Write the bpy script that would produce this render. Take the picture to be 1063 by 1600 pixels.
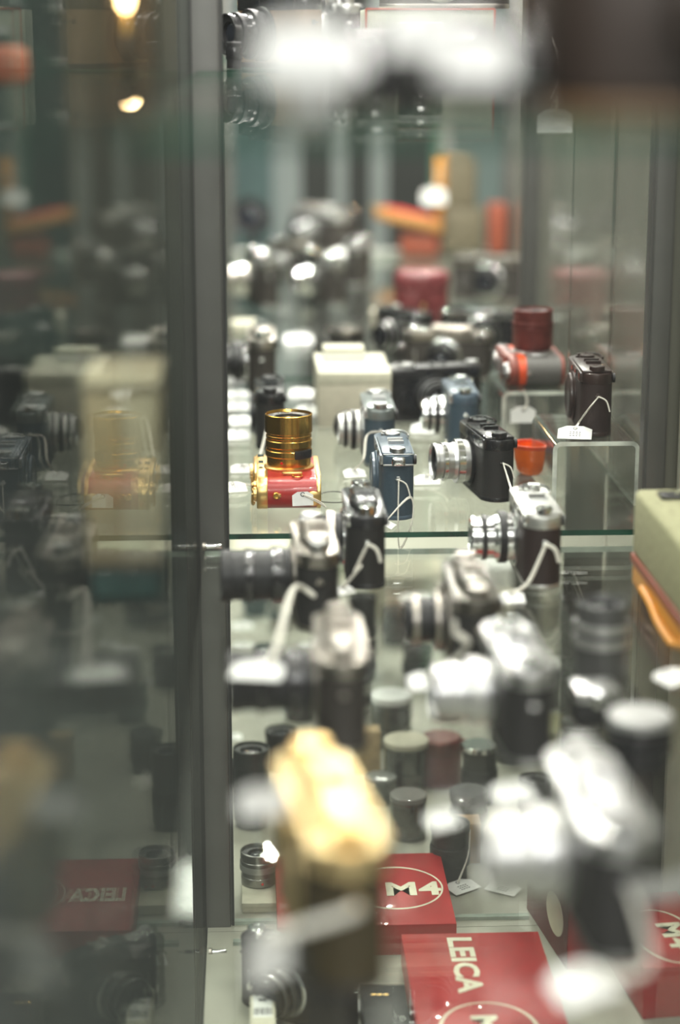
import bpy, bmesh, math, random
from mathutils import Vector, Matrix, Euler
random.seed(7)
for o in list(bpy.data.objects): bpy.data.objects.remove(o)
SC = bpy.context.scene; COL = SC.collection
R = math.radians
# ------------------------------------------------------------------ camera
XL, XR = -.055, .436
F = 3100.0; PITCH = R(13.6); YAW = math.atan(141.5/3100); CAMP = Vector((0, 0, 1.45))
cd = bpy.data.cameras.new('camera'); cam = bpy.data.objects.new('camera', cd); COL.objects.link(cam)
cd.sensor_fit = 'VERTICAL'; cd.sensor_height = 36; cd.sensor_width = 36*1063/1600; cd.lens = 36*F/1600
cam.location = CAMP; cam.rotation_euler = (R(90)-PITCH, 0, -YAW)
cd.clip_start = .02; cd.dof.use_dof = True; cd.dof.focus_distance = 2.17; cd.dof.aperture_fstop = cd.lens/35.0
SC.camera = cam
SC.view_settings.view_transform = 'Standard'; SC.view_settings.look = 'None'
SC.view_settings.gamma = 1; SC.view_settings.use_curve_mapping = False
SC.view_settings.exposure = 0.36
# ------------------------------------------------------------------ world and lights
w = bpy.data.worlds.new('world'); SC.world = w; w.use_nodes = True
w.node_tree.nodes['Background'].inputs[0].default_value = (.84, .84, .79, 1)
w.node_tree.nodes['Background'].inputs[1].default_value = .32
def area(name, loc, sx, sy, power, col=(1, .97, .92), rot=(0, 0, 0)):
    l = bpy.data.lights.new(name, 'AREA'); l.shape = 'RECTANGLE'; l.size = sx; l.size_y = sy; l.energy = power; l.color = col
    o = bpy.data.objects.new(name, l); COL.objects.link(o); o.location = loc; o.rotation_euler = rot; return o
for i, (x, y, z, p) in enumerate([(.10, .75, 2.04, 2), (.3, 1.15, 2.04, 2.6), (.0, 1.55, 2.04, 3.2), (.3, 1.9, 2.04, 3.6), (.03, 2.3, 2.04, 5), (.32, 2.6, 2.04, 5), (.1, 2.9, 2.04, 5), (.35, 3.4, 2.04, 6), (.05, 3.8, 2.04, 7), (.45, 4.1, 2.04, 14), (.15, 4.2, 2.04, 14)]):
    area('spot_lamp', (x, y, z), .045, .045, p, (1, .96, .9))
area('fill_light_left', (-1.3, 2.2, 2.95), 1.0, 3.4, 62, (1, .97, .9))  # added soft fill from the room side, no fixture modelled
area('fill_light_far', (.2, 5.7, 2.95), 1.8, .5, 34, (1, .98, .93))  # added fill to brighten the panels beyond the showcase
area('fill_light_back', (.3, -1.2, 2.6), 2.0, 1.0, 54, (1, .98, .96), (R(55), 0, 0))  # added fill behind the viewpoint for faces turned towards it

CR = cam.rotation_euler.to_matrix()
def ray(px, py): return CR @ Vector(((px-531.5)/F, -(py-800)/F, -1))
def P(px, py, z):
    d = ray(px, py); return CAMP + d*((z-CAMP.z)/d.z)
def D(px, py, y):
    d = ray(px, py); return CAMP + d*((y-CAMP.y)/d.y)
ZA, ZB, ZC = 1.413, .932, .501
# ------------------------------------------------------------------ materials
def mat(name, col, rough=.5, metal=0, nscale=0, bump=0, var=0, coat=0, trans=0, emit=0, spec=.5):
    m = bpy.data.materials.get(name)
    if m: return m
    m = bpy.data.materials.new(name); m.use_nodes = True; nt = m.node_tree; b = nt.nodes['Principled BSDF']
    c = (*col, 1); b.inputs['Base Color'].default_value = c; b.inputs['Roughness'].default_value = rough
    b.inputs['Metallic'].default_value = metal; b.inputs['Coat Weight'].default_value = coat
    b.inputs['Specular IOR Level'].default_value = spec
    if trans: b.inputs['Transmission Weight'].default_value = trans
    if emit:
        b.inputs['Emission Color'].default_value = c; b.inputs['Emission Strength'].default_value = emit
    tc = nt.nodes.new('ShaderNodeTexCoord'); n = nt.nodes.new('ShaderNodeTexNoise')
    n.inputs['Scale'].default_value = nscale or 60; n.inputs['Detail'].default_value = 3
    nt.links.new(tc.outputs['Object'], n.inputs['Vector'])
    rmp = nt.nodes.new('ShaderNodeValToRGB'); v = var or .06
    rmp.color_ramp.elements[0].color = (*[x*(1-v) for x in col], 1); rmp.color_ramp.elements[1].color = (*[min(1, x*(1+v)) for x in col], 1)
    rmp.color_ramp.elements[0].position = .35; rmp.color_ramp.elements[1].position = .65
    nt.links.new(n.outputs['Fac'], rmp.inputs['Fac']); nt.links.new(rmp.outputs['Color'], b.inputs['Base Color'])
    if bump:
        bp = nt.nodes.new('ShaderNodeBump'); bp.inputs['Strength'].default_value = bump; bp.inputs['Distance'].default_value = .0006
        nt.links.new(n.outputs['Fac'], bp.inputs['Height']); nt.links.new(bp.outputs['Normal'], b.inputs['Normal'])
    return m
def clear(name, tint=(.97, .985, .975), refl=1.0, rough=.0, base=.04, haze=0.0):
    m = bpy.data.materials.new(name); m.use_nodes = True; nt = m.node_tree; nt.nodes.clear()
    out = nt.nodes.new('ShaderNodeOutputMaterial'); tr = nt.nodes.new('ShaderNodeBsdfTransparent'); gl = nt.nodes.new('ShaderNodeBsdfGlossy')
    tr.inputs[0].default_value = (*tint, 1); gl.inputs['Roughness'].default_value = rough; gl.inputs[0].default_value = (.99, .99, .96, 1)
    lw = nt.nodes.new('ShaderNodeLayerWeight'); lw.inputs['Blend'].default_value = .5
    pw = nt.nodes.new('ShaderNodeMath'); pw.operation = 'POWER'; pw.inputs[1].default_value = 5
    ma = nt.nodes.new('ShaderNodeMath'); ma.operation = 'MULTIPLY_ADD'; ma.inputs[1].default_value = (1-base)*refl; ma.inputs[2].default_value = base*refl
    mx = nt.nodes.new('ShaderNodeMixShader')
    nt.links.new(lw.outputs['Facing'], pw.inputs[0]); nt.links.new(pw.outputs[0], ma.inputs[0]); nt.links.new(ma.outputs[0], mx.inputs[0])
    src = tr
    if haze:   # fine dust and scratches on the glass
        df = nt.nodes.new('ShaderNodeBsdfDiffuse'); df.inputs[0].default_value = (.8, .82, .78, 1)
        n = nt.nodes.new('ShaderNodeTexNoise'); n.inputs['Scale'].default_value = 9; n.inputs['Detail'].default_value = 6
        tc = nt.nodes.new('ShaderNodeTexCoord'); nt.links.new(tc.outputs['Object'], n.inputs['Vector'])
        mh = nt.nodes.new('ShaderNodeMath'); mh.operation = 'MULTIPLY'; mh.inputs[1].default_value = haze*2
        nt.links.new(n.outputs['Fac'], mh.inputs[0])
        m2 = nt.nodes.new('ShaderNodeMixShader'); nt.links.new(mh.outputs[0], m2.inputs[0]); nt.links.new(tr.outputs[0], m2.inputs[1]); nt.links.new(df.outputs[0], m2.inputs[2]); src = m2
    nt.links.new(src.outputs[0], mx.inputs[1]); nt.links.new(gl.outputs[0], mx.inputs[2]); nt.links.new(mx.outputs[0], out.inputs[0])
    return m
GOLD = mat('polished_gold', (.95, .54, .13), .22, 1, 30, 0, .08)
GOLDM = mat('satin_gold', (.92, .62, .25), .33, 1, 40, 0, .06)
GOLDP = mat('pale_gold', (.88, .68, .36), .4, 1, 30, 0, .06)
CHROME = mat('satin_chrome', (.60, .60, .60), .32, 1, 80, 0, .05)
CHROMEB = mat('bright_chrome', (.8, .8, .8), .12, 1, 80, 0, .04)
CHROMEO = mat('aged_nickel', (.40, .37, .33), .34, 1, 40, 0, .2)
SILV = mat('silver_alloy', (.62, .62, .60), .42, .8, 60, 0, .08)
BLK = mat('black_enamel', (.018, .018, .02), .25, 0, 90, .05, .2, .4)
BLKM = mat('black_matt_metal', (.03, .03, .032), .45, .3, 120, .1, .2)
LEA = mat('black_leather', (.022, .021, .021), .55, 0, 1400, .9, .3)
LEAW = mat('worn_black_leather', (.04, .034, .03), .5, 0, 900, .8, .3)
BRN = mat('dark_brown_enamel', (.035, .02, .018), .35, 0, 80, .05, .3, .2)
BRNL = mat('dark_brown_leather', (.03, .017, .016), .55, 0, 1200, .8, .3)
REDL = mat('red_leather', (.42, .022, .02), .35, 0, 900, .12, .08, .3)
BLUE = mat('blue_grey_enamel', (.085, .125, .17), .35, 0, 60, .03, .06, .3)
BLUEL = mat('blue_grey_leather', (.055, .085, .115), .5, 0, 1100, .5, .15)
MAROON = mat('maroon_anodised', (.15, .035, .03), .38, .3, 60, .1, .2)
ORANGE = mat('orange_red_enamel', (.75, .085, .02), .4, 0, 60, .03, .1)
ORB = mat('brick_red_enamel', (.22, .045, .03), .45, 0, 60, .05, .15)
GREYL = mat('grey_grain_leather', (.12, .115, .11), .5, 0, 900, .9, .35)
WHITE = mat('white_card', (.86, .86, .85), .7, 0, 200, .1, .03)
CREAM = mat('cream_card', (.62, .60, .48), .65, 0, 120, .1, .05)
BEIGE = mat('beige_card', (.60, .56, .45), .7, 0, 90, .1, .06)
PALEG = mat('pale_green_card', (.52, .55, .44), .7, 0, 90, .1, .05)
STR = mat('cotton_string', (.78, .75, .68), .8, 0, 900, .6, .15)
GLASSL = mat('coated_lens_glass', (.015, .018, .03), .04, 0, 20, 0, .3, 1)
INK = mat('black_ink', (.02, .02, .02), .6)
LINK = mat('white_engraving', (.85, .85, .82), .5)
REDD = mat('red_enamel_dot', (.7, .01, .01), .25, coat=.5)
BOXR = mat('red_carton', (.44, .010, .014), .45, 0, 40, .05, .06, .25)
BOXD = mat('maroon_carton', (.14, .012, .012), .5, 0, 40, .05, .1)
IVORY = mat('ivory_print', (.78, .74, .58), .5)
CASEM = mat('maroon_leather', (.17, .03, .032), .4, 0, 500, .5, .15, .2)
CASEMT = mat('rose_maroon_leather', (.22, .045, .05), .4, 0, 500, .4, .1, .2)
TAN = mat('tan_leather', (.42, .2, .055), .5, 0, 500, .4, .2)
ORLEA = mat('orange_leather', (.62, .26, .02), .42, 0, 500, .3, .15)
REDB = mat('red_brown_leather', (.26, .06, .03), .45, 0, 500, .3, .2)
OLIVE = mat('olive_suede', (.36, .35, .21), .8, 0, 150, .5, .14)
DBR = mat('dark_brown_case_leather', (.025, .013, .008), .5, 0, 300, .5, .4)
REDV = mat('red_velvet', (.55, .02, .02), .8, 0, 400, .3, .15)
ODRK = mat('olive_brown_leather', (.13, .11, .07), .6, 0, 300, .4, .2)
ALU = mat('grey_painted_aluminium', (.105, .105, .10), .42, .25, 25, .02, .05)
ALUD = mat('dark_grey_rubber_seal', (.03, .03, .03), .6)
EDGE = mat('green_glass_edge', (.006, .06, .035), .12, 0, 30, 0, .5, .5)
EDGEL = mat('pale_glass_edge', (.36, .42, .37), .15, 0, 30, 0, .3, .5)
PANEL = mat('olive_grey_lacquered_panel', (.24, .24, .20), .16, 0, 3, .0, .12, .5)
DECK = mat('grey_deck_laminate', (.37, .365, .31), .5, 0, 8, .05, .08)
WALLD = mat('dark_grey_plaster', (.055, .062, .056), .8, 0, 4, .2, .12)
WALLT = mat('teal_grey_paint', (.20, .27, .25), .7, 0, 3, .1, .12)
TEAL = mat('teal_curtain_cloth', (.13, .21, .20), .8, 0, 20, .2, .1)
WHTP = mat('white_painted_board', (.72, .73, .68), .5, 0, 20, .05, .04)
FLOORM = mat('dark_floor_stone', (.03, .036, .036), .7, 0, 3, .1, .25)
WOOD = mat('light_oak_veneer', (.46, .36, .22), .5, 0, 12, .1, .12)
WOODL = mat('pale_birch_veneer', (.60, .52, .38), .5, 0, 12, .1, .08)
LAMPM = mat('glowing_bulb', (1, .62, .28), .3, emit=22)
ORTR = mat('orange_red_filter_glass', (.95, .17, .02), .12, 0, 20, 0, .1, .5)
GLS = clear('shelf_glass', (.965, .978, .962), .6, haze=.008)
PANE = clear('cabinet_pane_glass', (.80, .83, .80), .14)
ENDG = clear('end_pane_glass', (.985, .99, .985), .5)
ACR = clear('clear_acrylic', (.93, .955, .94), 1.3, .02, .07, haze=.04)
ACRE = mat('bright_acrylic_edge', (.62, .66, .60), .12, 0, 40, 0, .35, .6)
# ------------------------------------------------------------------ mesh helpers
def new_bm(): return bmesh.new()
def finish(name, bm, m, parent=None, smooth=True, loc=(0, 0, 0), rot=(0, 0, 0), angle=38):
    me = bpy.data.meshes.new(name); bmesh.ops.recalc_face_normals(bm, faces=bm.faces); bm.to_mesh(me); bm.free()
    ms = m if isinstance(m, (list, tuple)) else [m]
    for x in ms: me.materials.append(x)
    if smooth:
        for p in me.polygons: p.use_smooth = True
        me.set_sharp_from_angle(angle=R(angle))
    o = bpy.data.objects.new(name, me); COL.objects.link(o); o.location = loc; o.rotation_euler = rot
    if parent: o.parent = parent
    return o
def bx(bm, x0, x1, y0, y1, z0, z1, bev=0, seg=2, mi=0):
    r = bmesh.ops.create_cube(bm, size=1)
    vs = r['verts']
    bmesh.ops.scale(bm, vec=(x1-x0, y1-y0, z1-z0), verts=vs)
    bmesh.ops.translate(bm, vec=((x0+x1)/2, (y0+y1)/2, (z0+z1)/2), verts=vs)
    if bev:
        es = list({e for v in vs for e in v.link_edges})
        bmesh.ops.bevel(bm, geom=es, offset=bev, segments=seg, affect='EDGES', profile=.5)
    if mi:
        for f in {f for v in bm.verts for f in v.link_faces}: pass
    return vs
def box(name, x0, x1, y0, y1, z0, z1, m, parent=None, bev=0, seg=2, **k):
    bm = new_bm(); bx(bm, x0, x1, y0, y1, z0, z1, bev, seg); return finish(name, bm, m, parent, smooth=bool(bev), **k)
def lathe(bm, prof, seg=40, knurl=0, kamp=0):
    rings = []
    for (r, z) in prof:
        if r < 1e-6: rings.append([bm.verts.new((0, 0, z))]); continue
        ring = []
        for i in range(seg):
            rr = r*(1+(kamp if (knurl and i % 2) else 0)); a = 2*math.pi*i/seg
            ring.append(bm.verts.new((rr*math.cos(a), rr*math.sin(a), z)))
        rings.append(ring)
    for a, b in zip(rings, rings[1:]):
        if len(a) == 1 and len(b) == 1: continue
        n = max(len(a), len(b))
        for i in range(n):
            j = (i+1) % n
            if len(a) == 1: bm.faces.new((a[0], b[i], b[j]))
            elif len(b) == 1: bm.faces.new((a[i], b[0], a[j]))
            else: bm.faces.new((a[i], a[j], b[j], b[i]))
def lat(name, prof, m, parent=None, seg=40, **k):
    kn = k.pop('knurl', 0); ka = k.pop('kamp', 0)
    bm = new_bm(); lathe(bm, prof, seg, kn, ka); return finish(name, bm, m, parent, **k)
def tube(bm, pts, r, seg=6):
    pts = [Vector(p) for p in pts]; prev = None; n = len(pts); up = Vector((.13, .27, .95)).normalized()
    for i, p in enumerate(pts):
        t = (pts[min(i+1, n-1)]-pts[max(i-1, 0)]).normalized()
        a = t.cross(up)
        if a.length < .05: a = t.cross(Vector((1, 0, 0)))
        a.normalize(); b = t.cross(a)
        ring = [bm.verts.new(p+(a*math.cos(2*math.pi*k/seg)+b*math.sin(2*math.pi*k/seg))*r) for k in range(seg)]
        if prev:
            for k in range(seg): bm.faces.new((prev[k], prev[(k+1) % seg], ring[(k+1) % seg], ring[k]))
        else: bm.faces.new(ring)
        prev = ring
    bm.faces.new(prev[::-1])
def spline(pts, n=6):
    pts = [Vector(p) for p in pts]; out = []
    for i in range(len(pts)-1):
        p0 = pts[max(i-1, 0)]; p1 = pts[i]; p2 = pts[i+1]; p3 = pts[min(i+2, len(pts)-1)]
        for k in range(n):
            t = k/n
            out.append(.5*((2*p1)+(p2-p0)*t+(2*p0-5*p1+4*p2-p3)*t*t+(3*p1-p0-3*p2+p3)*t**3))
    out.append(pts[-1]); return out
def prism(bm, pts, z0, z1, bev=0, seg=2):
    lo = [bm.verts.new((x, y, z0)) for x, y in pts]; hi = [bm.verts.new((x, y, z1)) for x, y in pts]
    f0 = bm.faces.new(lo[::-1]); f1 = bm.faces.new(hi); n = len(pts)
    for i in range(n): bm.faces.new((lo[i], lo[(i+1) % n], hi[(i+1) % n], hi[i]))
    if bev:
        es = [e for f in (f0, f1) for e in f.edges]
        bmesh.ops.bevel(bm, geom=es, offset=bev, segments=seg, affect='EDGES', profile=.5)
def stadium(hl, hd, n=10, k=1.0, x0=0, y0=0):
    # rounded plan outline of a rangefinder body: half length, half depth
    pts = []; r = hd*k
    for s, c in ((0, (hl-r, 0)), (math.pi, (-(hl-r), 0))):
        for i in range(n+1):
            a = s-math.pi/2+math.pi*i/n
            pts.append((x0+c[0]+r*math.cos(a), y0+hd*math.sin(a)))
    return pts
def txt(name, s, size, m, parent, loc, rot, thick=.0003, bold=.02, sx=1.0, warp=None, spacing=1.0):
    cu = bpy.data.curves.new('t', 'FONT'); cu.body = s; cu.size = size; cu.extrude = thick; cu.offset = bold*size
    cu.align_x = 'CENTER'; cu.align_y = 'CENTER'; cu.space_character = spacing; cu.resolution_u = 3
    t = bpy.data.objects.new('t', cu); COL.objects.link(t)
    dg = bpy.context.evaluated_depsgraph_get(); me = bpy.data.meshes.new_from_object(t.evaluated_get(dg))
    bpy.data.objects.remove(t)
    for v in me.vertices:
        v.co.x *= sx
        if warp: v.co = warp(v.co)
    me.name = name; me.materials.clear(); me.materials.append(m)
    o = bpy.data.objects.new(name, me); COL.objects.link(o); o.location = loc; o.rotation_euler = rot; o.parent = parent
    return o
def thing(name, label, cat, loc=(0, 0, 0), rot=(0, 0, 0), group=None, scale=1):
    o = bpy.data.objects.new(name, None); COL.objects.link(o); o.location = loc; o.rotation_euler = rot; o.empty_display_size = .03
    o.scale = (scale,)*3
    o['label'] = label; o['category'] = cat
    if group: o['group'] = group
    return o
def tagp(o, label, cat, group=None):
    o['label'] = label; o['category'] = cat
    if group: o['group'] = group
    return o
def struct(o): o['kind'] = 'structure'; return o
def mw(o): return Matrix.LocRotScale(Vector(o.location), o.rotation_euler, Vector(o.scale))
mm = .001
# ------------------------------------------------------------------ structure
def slab_glass(name, x0, x1, y0, y1, z0, z1, m=None, edge=None, faces='side'):
    bm = new_bm(); bx(bm, x0, x1, y0, y1, z0, z1); bmesh.ops.recalc_face_normals(bm, faces=bm.faces)
    dims = (x1-x0, y1-y0, z1-z0); thin = dims.index(min(dims))
    for f in bm.faces: f.material_index = 0 if abs(f.normal[thin]) > .9 else 1
    return struct(finish(name, bm, [m or GLS, edge or EDGE], None, smooth=False))
struct(box('floor', -3.2, 1.6, -1.6, 9.0, -.02, 0, FLOORM))
struct(box('wall_far', -3.2, 1.6, 8.9, 9.0, 0, 3.0, WALLT))
struct(box('wall_left', -3.2, -3.1, -1.6, 9.0, 0, 3.0, WALLD))
struct(box('wall_right', 1.5, 1.6, -1.6, 9.0, 0, 3.0, WALLD))
# vitrine
XF = .63
struct(box('plinth', XL, XR, .36, 3.05, 0, ZC-.02, ALU)); struct(box('plinth_far', XL, XF, 3.052, 4.82, 0, ZC-.02, ALU))
struct(box('deck', XL+.002, XR, 1.99, 3.05, ZC-.02, ZC, DECK)); struct(box('deck_near', XL+.002, .475, .36, 1.989, ZC-.02, ZC, DECK)); struct(box('plinth_near', XR+.001, .475, .36, 1.99, 0, ZC-.021, ALU)); struct(box('deck_far', XL+.002, XF, 3.052, 4.82, ZC-.02, ZC, DECK))
def seg_panel(n, y0, y1): return struct(box(n, XR, XR+.02, y0, y1, ZC-.02, 2.1, PANEL))
struct(box('back_panel_near', .475, .495, .30, 1.995, ZC-.02, 2.1, PANEL)); struct(box('back_panel_return', XR+.009, .495, 1.996, 2.01, ZC-.02, 2.1, mat('olive_grey_board', (.36, .36, .29), .7, 0, 5, .05, .08))); seg_panel('back_panel_middle', 2.045, 3.0); XN = .475
struct(box('back_panel_far', XF, XF+.02, 3.05, 4.82, ZC-.02, 2.1, PANEL))
slab_glass('shelf_glass_near_upper', XL+.006, XN-.003, .80, 1.985, ZA-.006, ZA)
slab_glass('shelf_glass_far_upper', XL+.006, XR-.003, 2.055, 3.0, ZA-.006, ZA); slab_glass('shelf_glass_end_upper', XL+.006, XF-.003, 3.06, 4.78, ZA-.006, ZA)
slab_glass('shelf_glass_near_middle', XL+.006, XN-.003, .42, 1.975, ZB-.006, ZB, edge=EDGEL)
slab_glass('shelf_glass_far_middle', XL+.006, XR-.003, 2.045, 3.02, ZB-.006, ZB); slab_glass('shelf_glass_end_middle', XL+.006, XF-.003, 3.03, 4.78, ZB-.006, ZB)
slab_glass('window_front_near', XL-.003, XL+.001, .34, 1.995, ZC-.02, 2.1, PANE, ALUD)
slab_glass('window_front_far', XL-.003, XL+.001, 2.05, 4.80, ZC-.02, 2.1, PANE, ALUD)
slab_glass('window_end', XL, XN, .32, .325, ZC-.02, 2.1, ENDG, EDGEL)
slab_glass('window_divider', .385, XR-.002, 2.36, 2.366, ZC, 2.1, ENDG, EDGE)
def post(n, x0, x1, y0, y1, m=ALU):
    bm = new_bm(); bx(bm, x0, x1, y0, y1, 0, 2.12, .002)
    bx(bm, x0-.002, x0+.004, y0+.008, y0+.014, 0, 2.12); bx(bm, x1-.006, x1+.0015, y0+.006, y0+.011, 0, 2.12)
    return struct(finish(n, bm, m))
post('post_front', XL-.012, XL+.027, 2.0, 2.04)
struct(box('post_front_seal', XL+.0285, XL+.031, 2.004, 2.016, 0, 2.1, ALUD))
post('post_front_far', XL-.012, XL+.02, 4.78, 4.82)
post('post_back', XR-.026, XR-.006, 2.0, 2.04)
post('post_back_middle', XR-.02, XR+.022, 3.0, 3.045)
post('post_back_far', XF-.02, XF+.022, 4.78, 4.82)
struct(box('trim_1', XL, XF-.02, 4.785, 4.83, ZB-.03, ZB+.006, WHTP)); struct(box('trim_5', XF+.05, 1.1, 4.785, 4.83, ZB-.02, ZB+.004, WHTP))      # white cross rail at the far end
struct(box('trim_2', XL, XR, .34, 3.05, 2.1, 2.12, ALU)); struct(box('trim_6', XL, XF, 3.052, 4.82, 2.1, 2.12, ALU))
struct(box('trim_3', XL+.03, .30, 2.005, 2.013, ZC, ZC+.004, EDGEL))
struct(box('trim_4', XL+.03, .30, 1.955, 1.963, ZC, ZC+.004, EDGEL))
# ------------------------------------------------------------------ lenses
def lens_parts(parent, steps, body_m, ring_m=None, r_front=None, glass=True, xf=None, sub=False, dot=False, tab=None, name='lens', front_m=None):
    """steps: list of (radius, length, kind) in mm from the mount outwards; kind s smooth, k knurled, t taper to next, g groove"""
    kw = dict(rot=xf or (0, 0, 0))
    z = 0; prof = [(0, 0), (steps[0][0]*mm, 0)]; knurls = []
    for i, (r, l, kd) in enumerate(steps):
        r *= mm; l *= mm
        if kd == 'k':
            knurls.append((r, z, l)); rr = r*.97
            prof += [(rr, z), (rr, z+l)]
        elif kd == 'g': prof += [(r, z), (r, z+l)]
        elif kd == 't':
            r2 = steps[i+1][0]*mm if i+1 < len(steps) else r*.85
            prof += [(r, z), (r2, z+l)]
        else:
            b = min(.0005, l*.2); prof += [(r-b, z), (r, z+b), (r, z+l-b), (r-b, z+l)]
        z += l
    rf = (r_front or steps[-1][0]-1.6)*mm; ro = prof[-1][0]
    prof += [(rf+.0003, z+.0002), (rf, z-.0004), (rf*.975, z-.0030)]
    root = lat('lens' if sub else 'barrel', prof, body_m, parent, 48, **kw)
    def child(nm, pr, m, seg=40, **k):
        o = lat(nm, pr, m, root if sub else parent, seg, **k)
        if not sub: o.rotation_euler = xf or (0, 0, 0)
        return o
    for r, zz, l in knurls:
        child('focus_ring', [(r*.965, zz+l*.04), (r, zz+l*.08), (r, zz+l*.92), (r*.965, zz+l*.96)], ring_m or body_m, 72, knurl=1, kamp=-.025)
    child('name_ring', [(rf*.985, z-.0028), (rf*.97, z-.0031), (rf*.66, z-.0037), (rf*.64, z-.0085)], front_m or BLKM)
    if glass: child('front_glass', [(rf*.65, z-.0075), (rf*.5, z-.0056), (rf*.3, z-.0045), (0, z-.004)], GLASSL)
    if dot:
        d = lat('red_dot', [(0, .0012), (.0012, .0009), (.0016, 0)], REDD, root if sub else parent, 12); d['label'] = 'red lens alignment dot'
        a = R(dot) ; rr = steps[0][0]*mm; d.location = (rr*math.cos(a), rr*math.sin(a), steps[0][1]*mm*.5)
        d.rotation_euler = Vector((math.cos(a), math.sin(a), 0)).to_track_quat('Z', 'Y').to_euler()
    return root, z
LZ = {
 'gold': [(25, 11, 's'), (26.6, 7, 's'), (25.6, 3.5, 's'), (26.3, 8, 's'), (25.2, 2, 'g'), (26, 3.5, 's'), (25.4, 2.5, 'g'), (26.9, 21, 's')],
 'compact': [(24, 5, 's'), (25, 7, 'k'), (21, 4, 's'), (22, 5, 'k'), (19, 6, 's')],
 'normal': [(24, 6, 's'), (26, 9, 'k'), (22, 4, 't'), (21, 7, 's'), (22.5, 5, 'k'), (20, 6, 's'), (21.5, 4, 's')],
 'collapsed': [(24, 4, 's'), (25, 4, 'k'), (18, 4, 's'), (19, 10, 's'), (21, 5, 'k'), (17, 4, 't'), (16, 2, 's')],
 'long': [(24, 6, 's'), (26, 12, 'k'), (23, 16, 's'), (24.5, 8, 'k'), (22.5, 12, 's'), (24, 10, 's')],
 'red': [(24, 4, 's'), (26.5, 22, 's'), (27.2, 4, 's'), (26.6, 3, 'k'), (27.6, 4, 's'), (26, 16, 's')],
}
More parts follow.
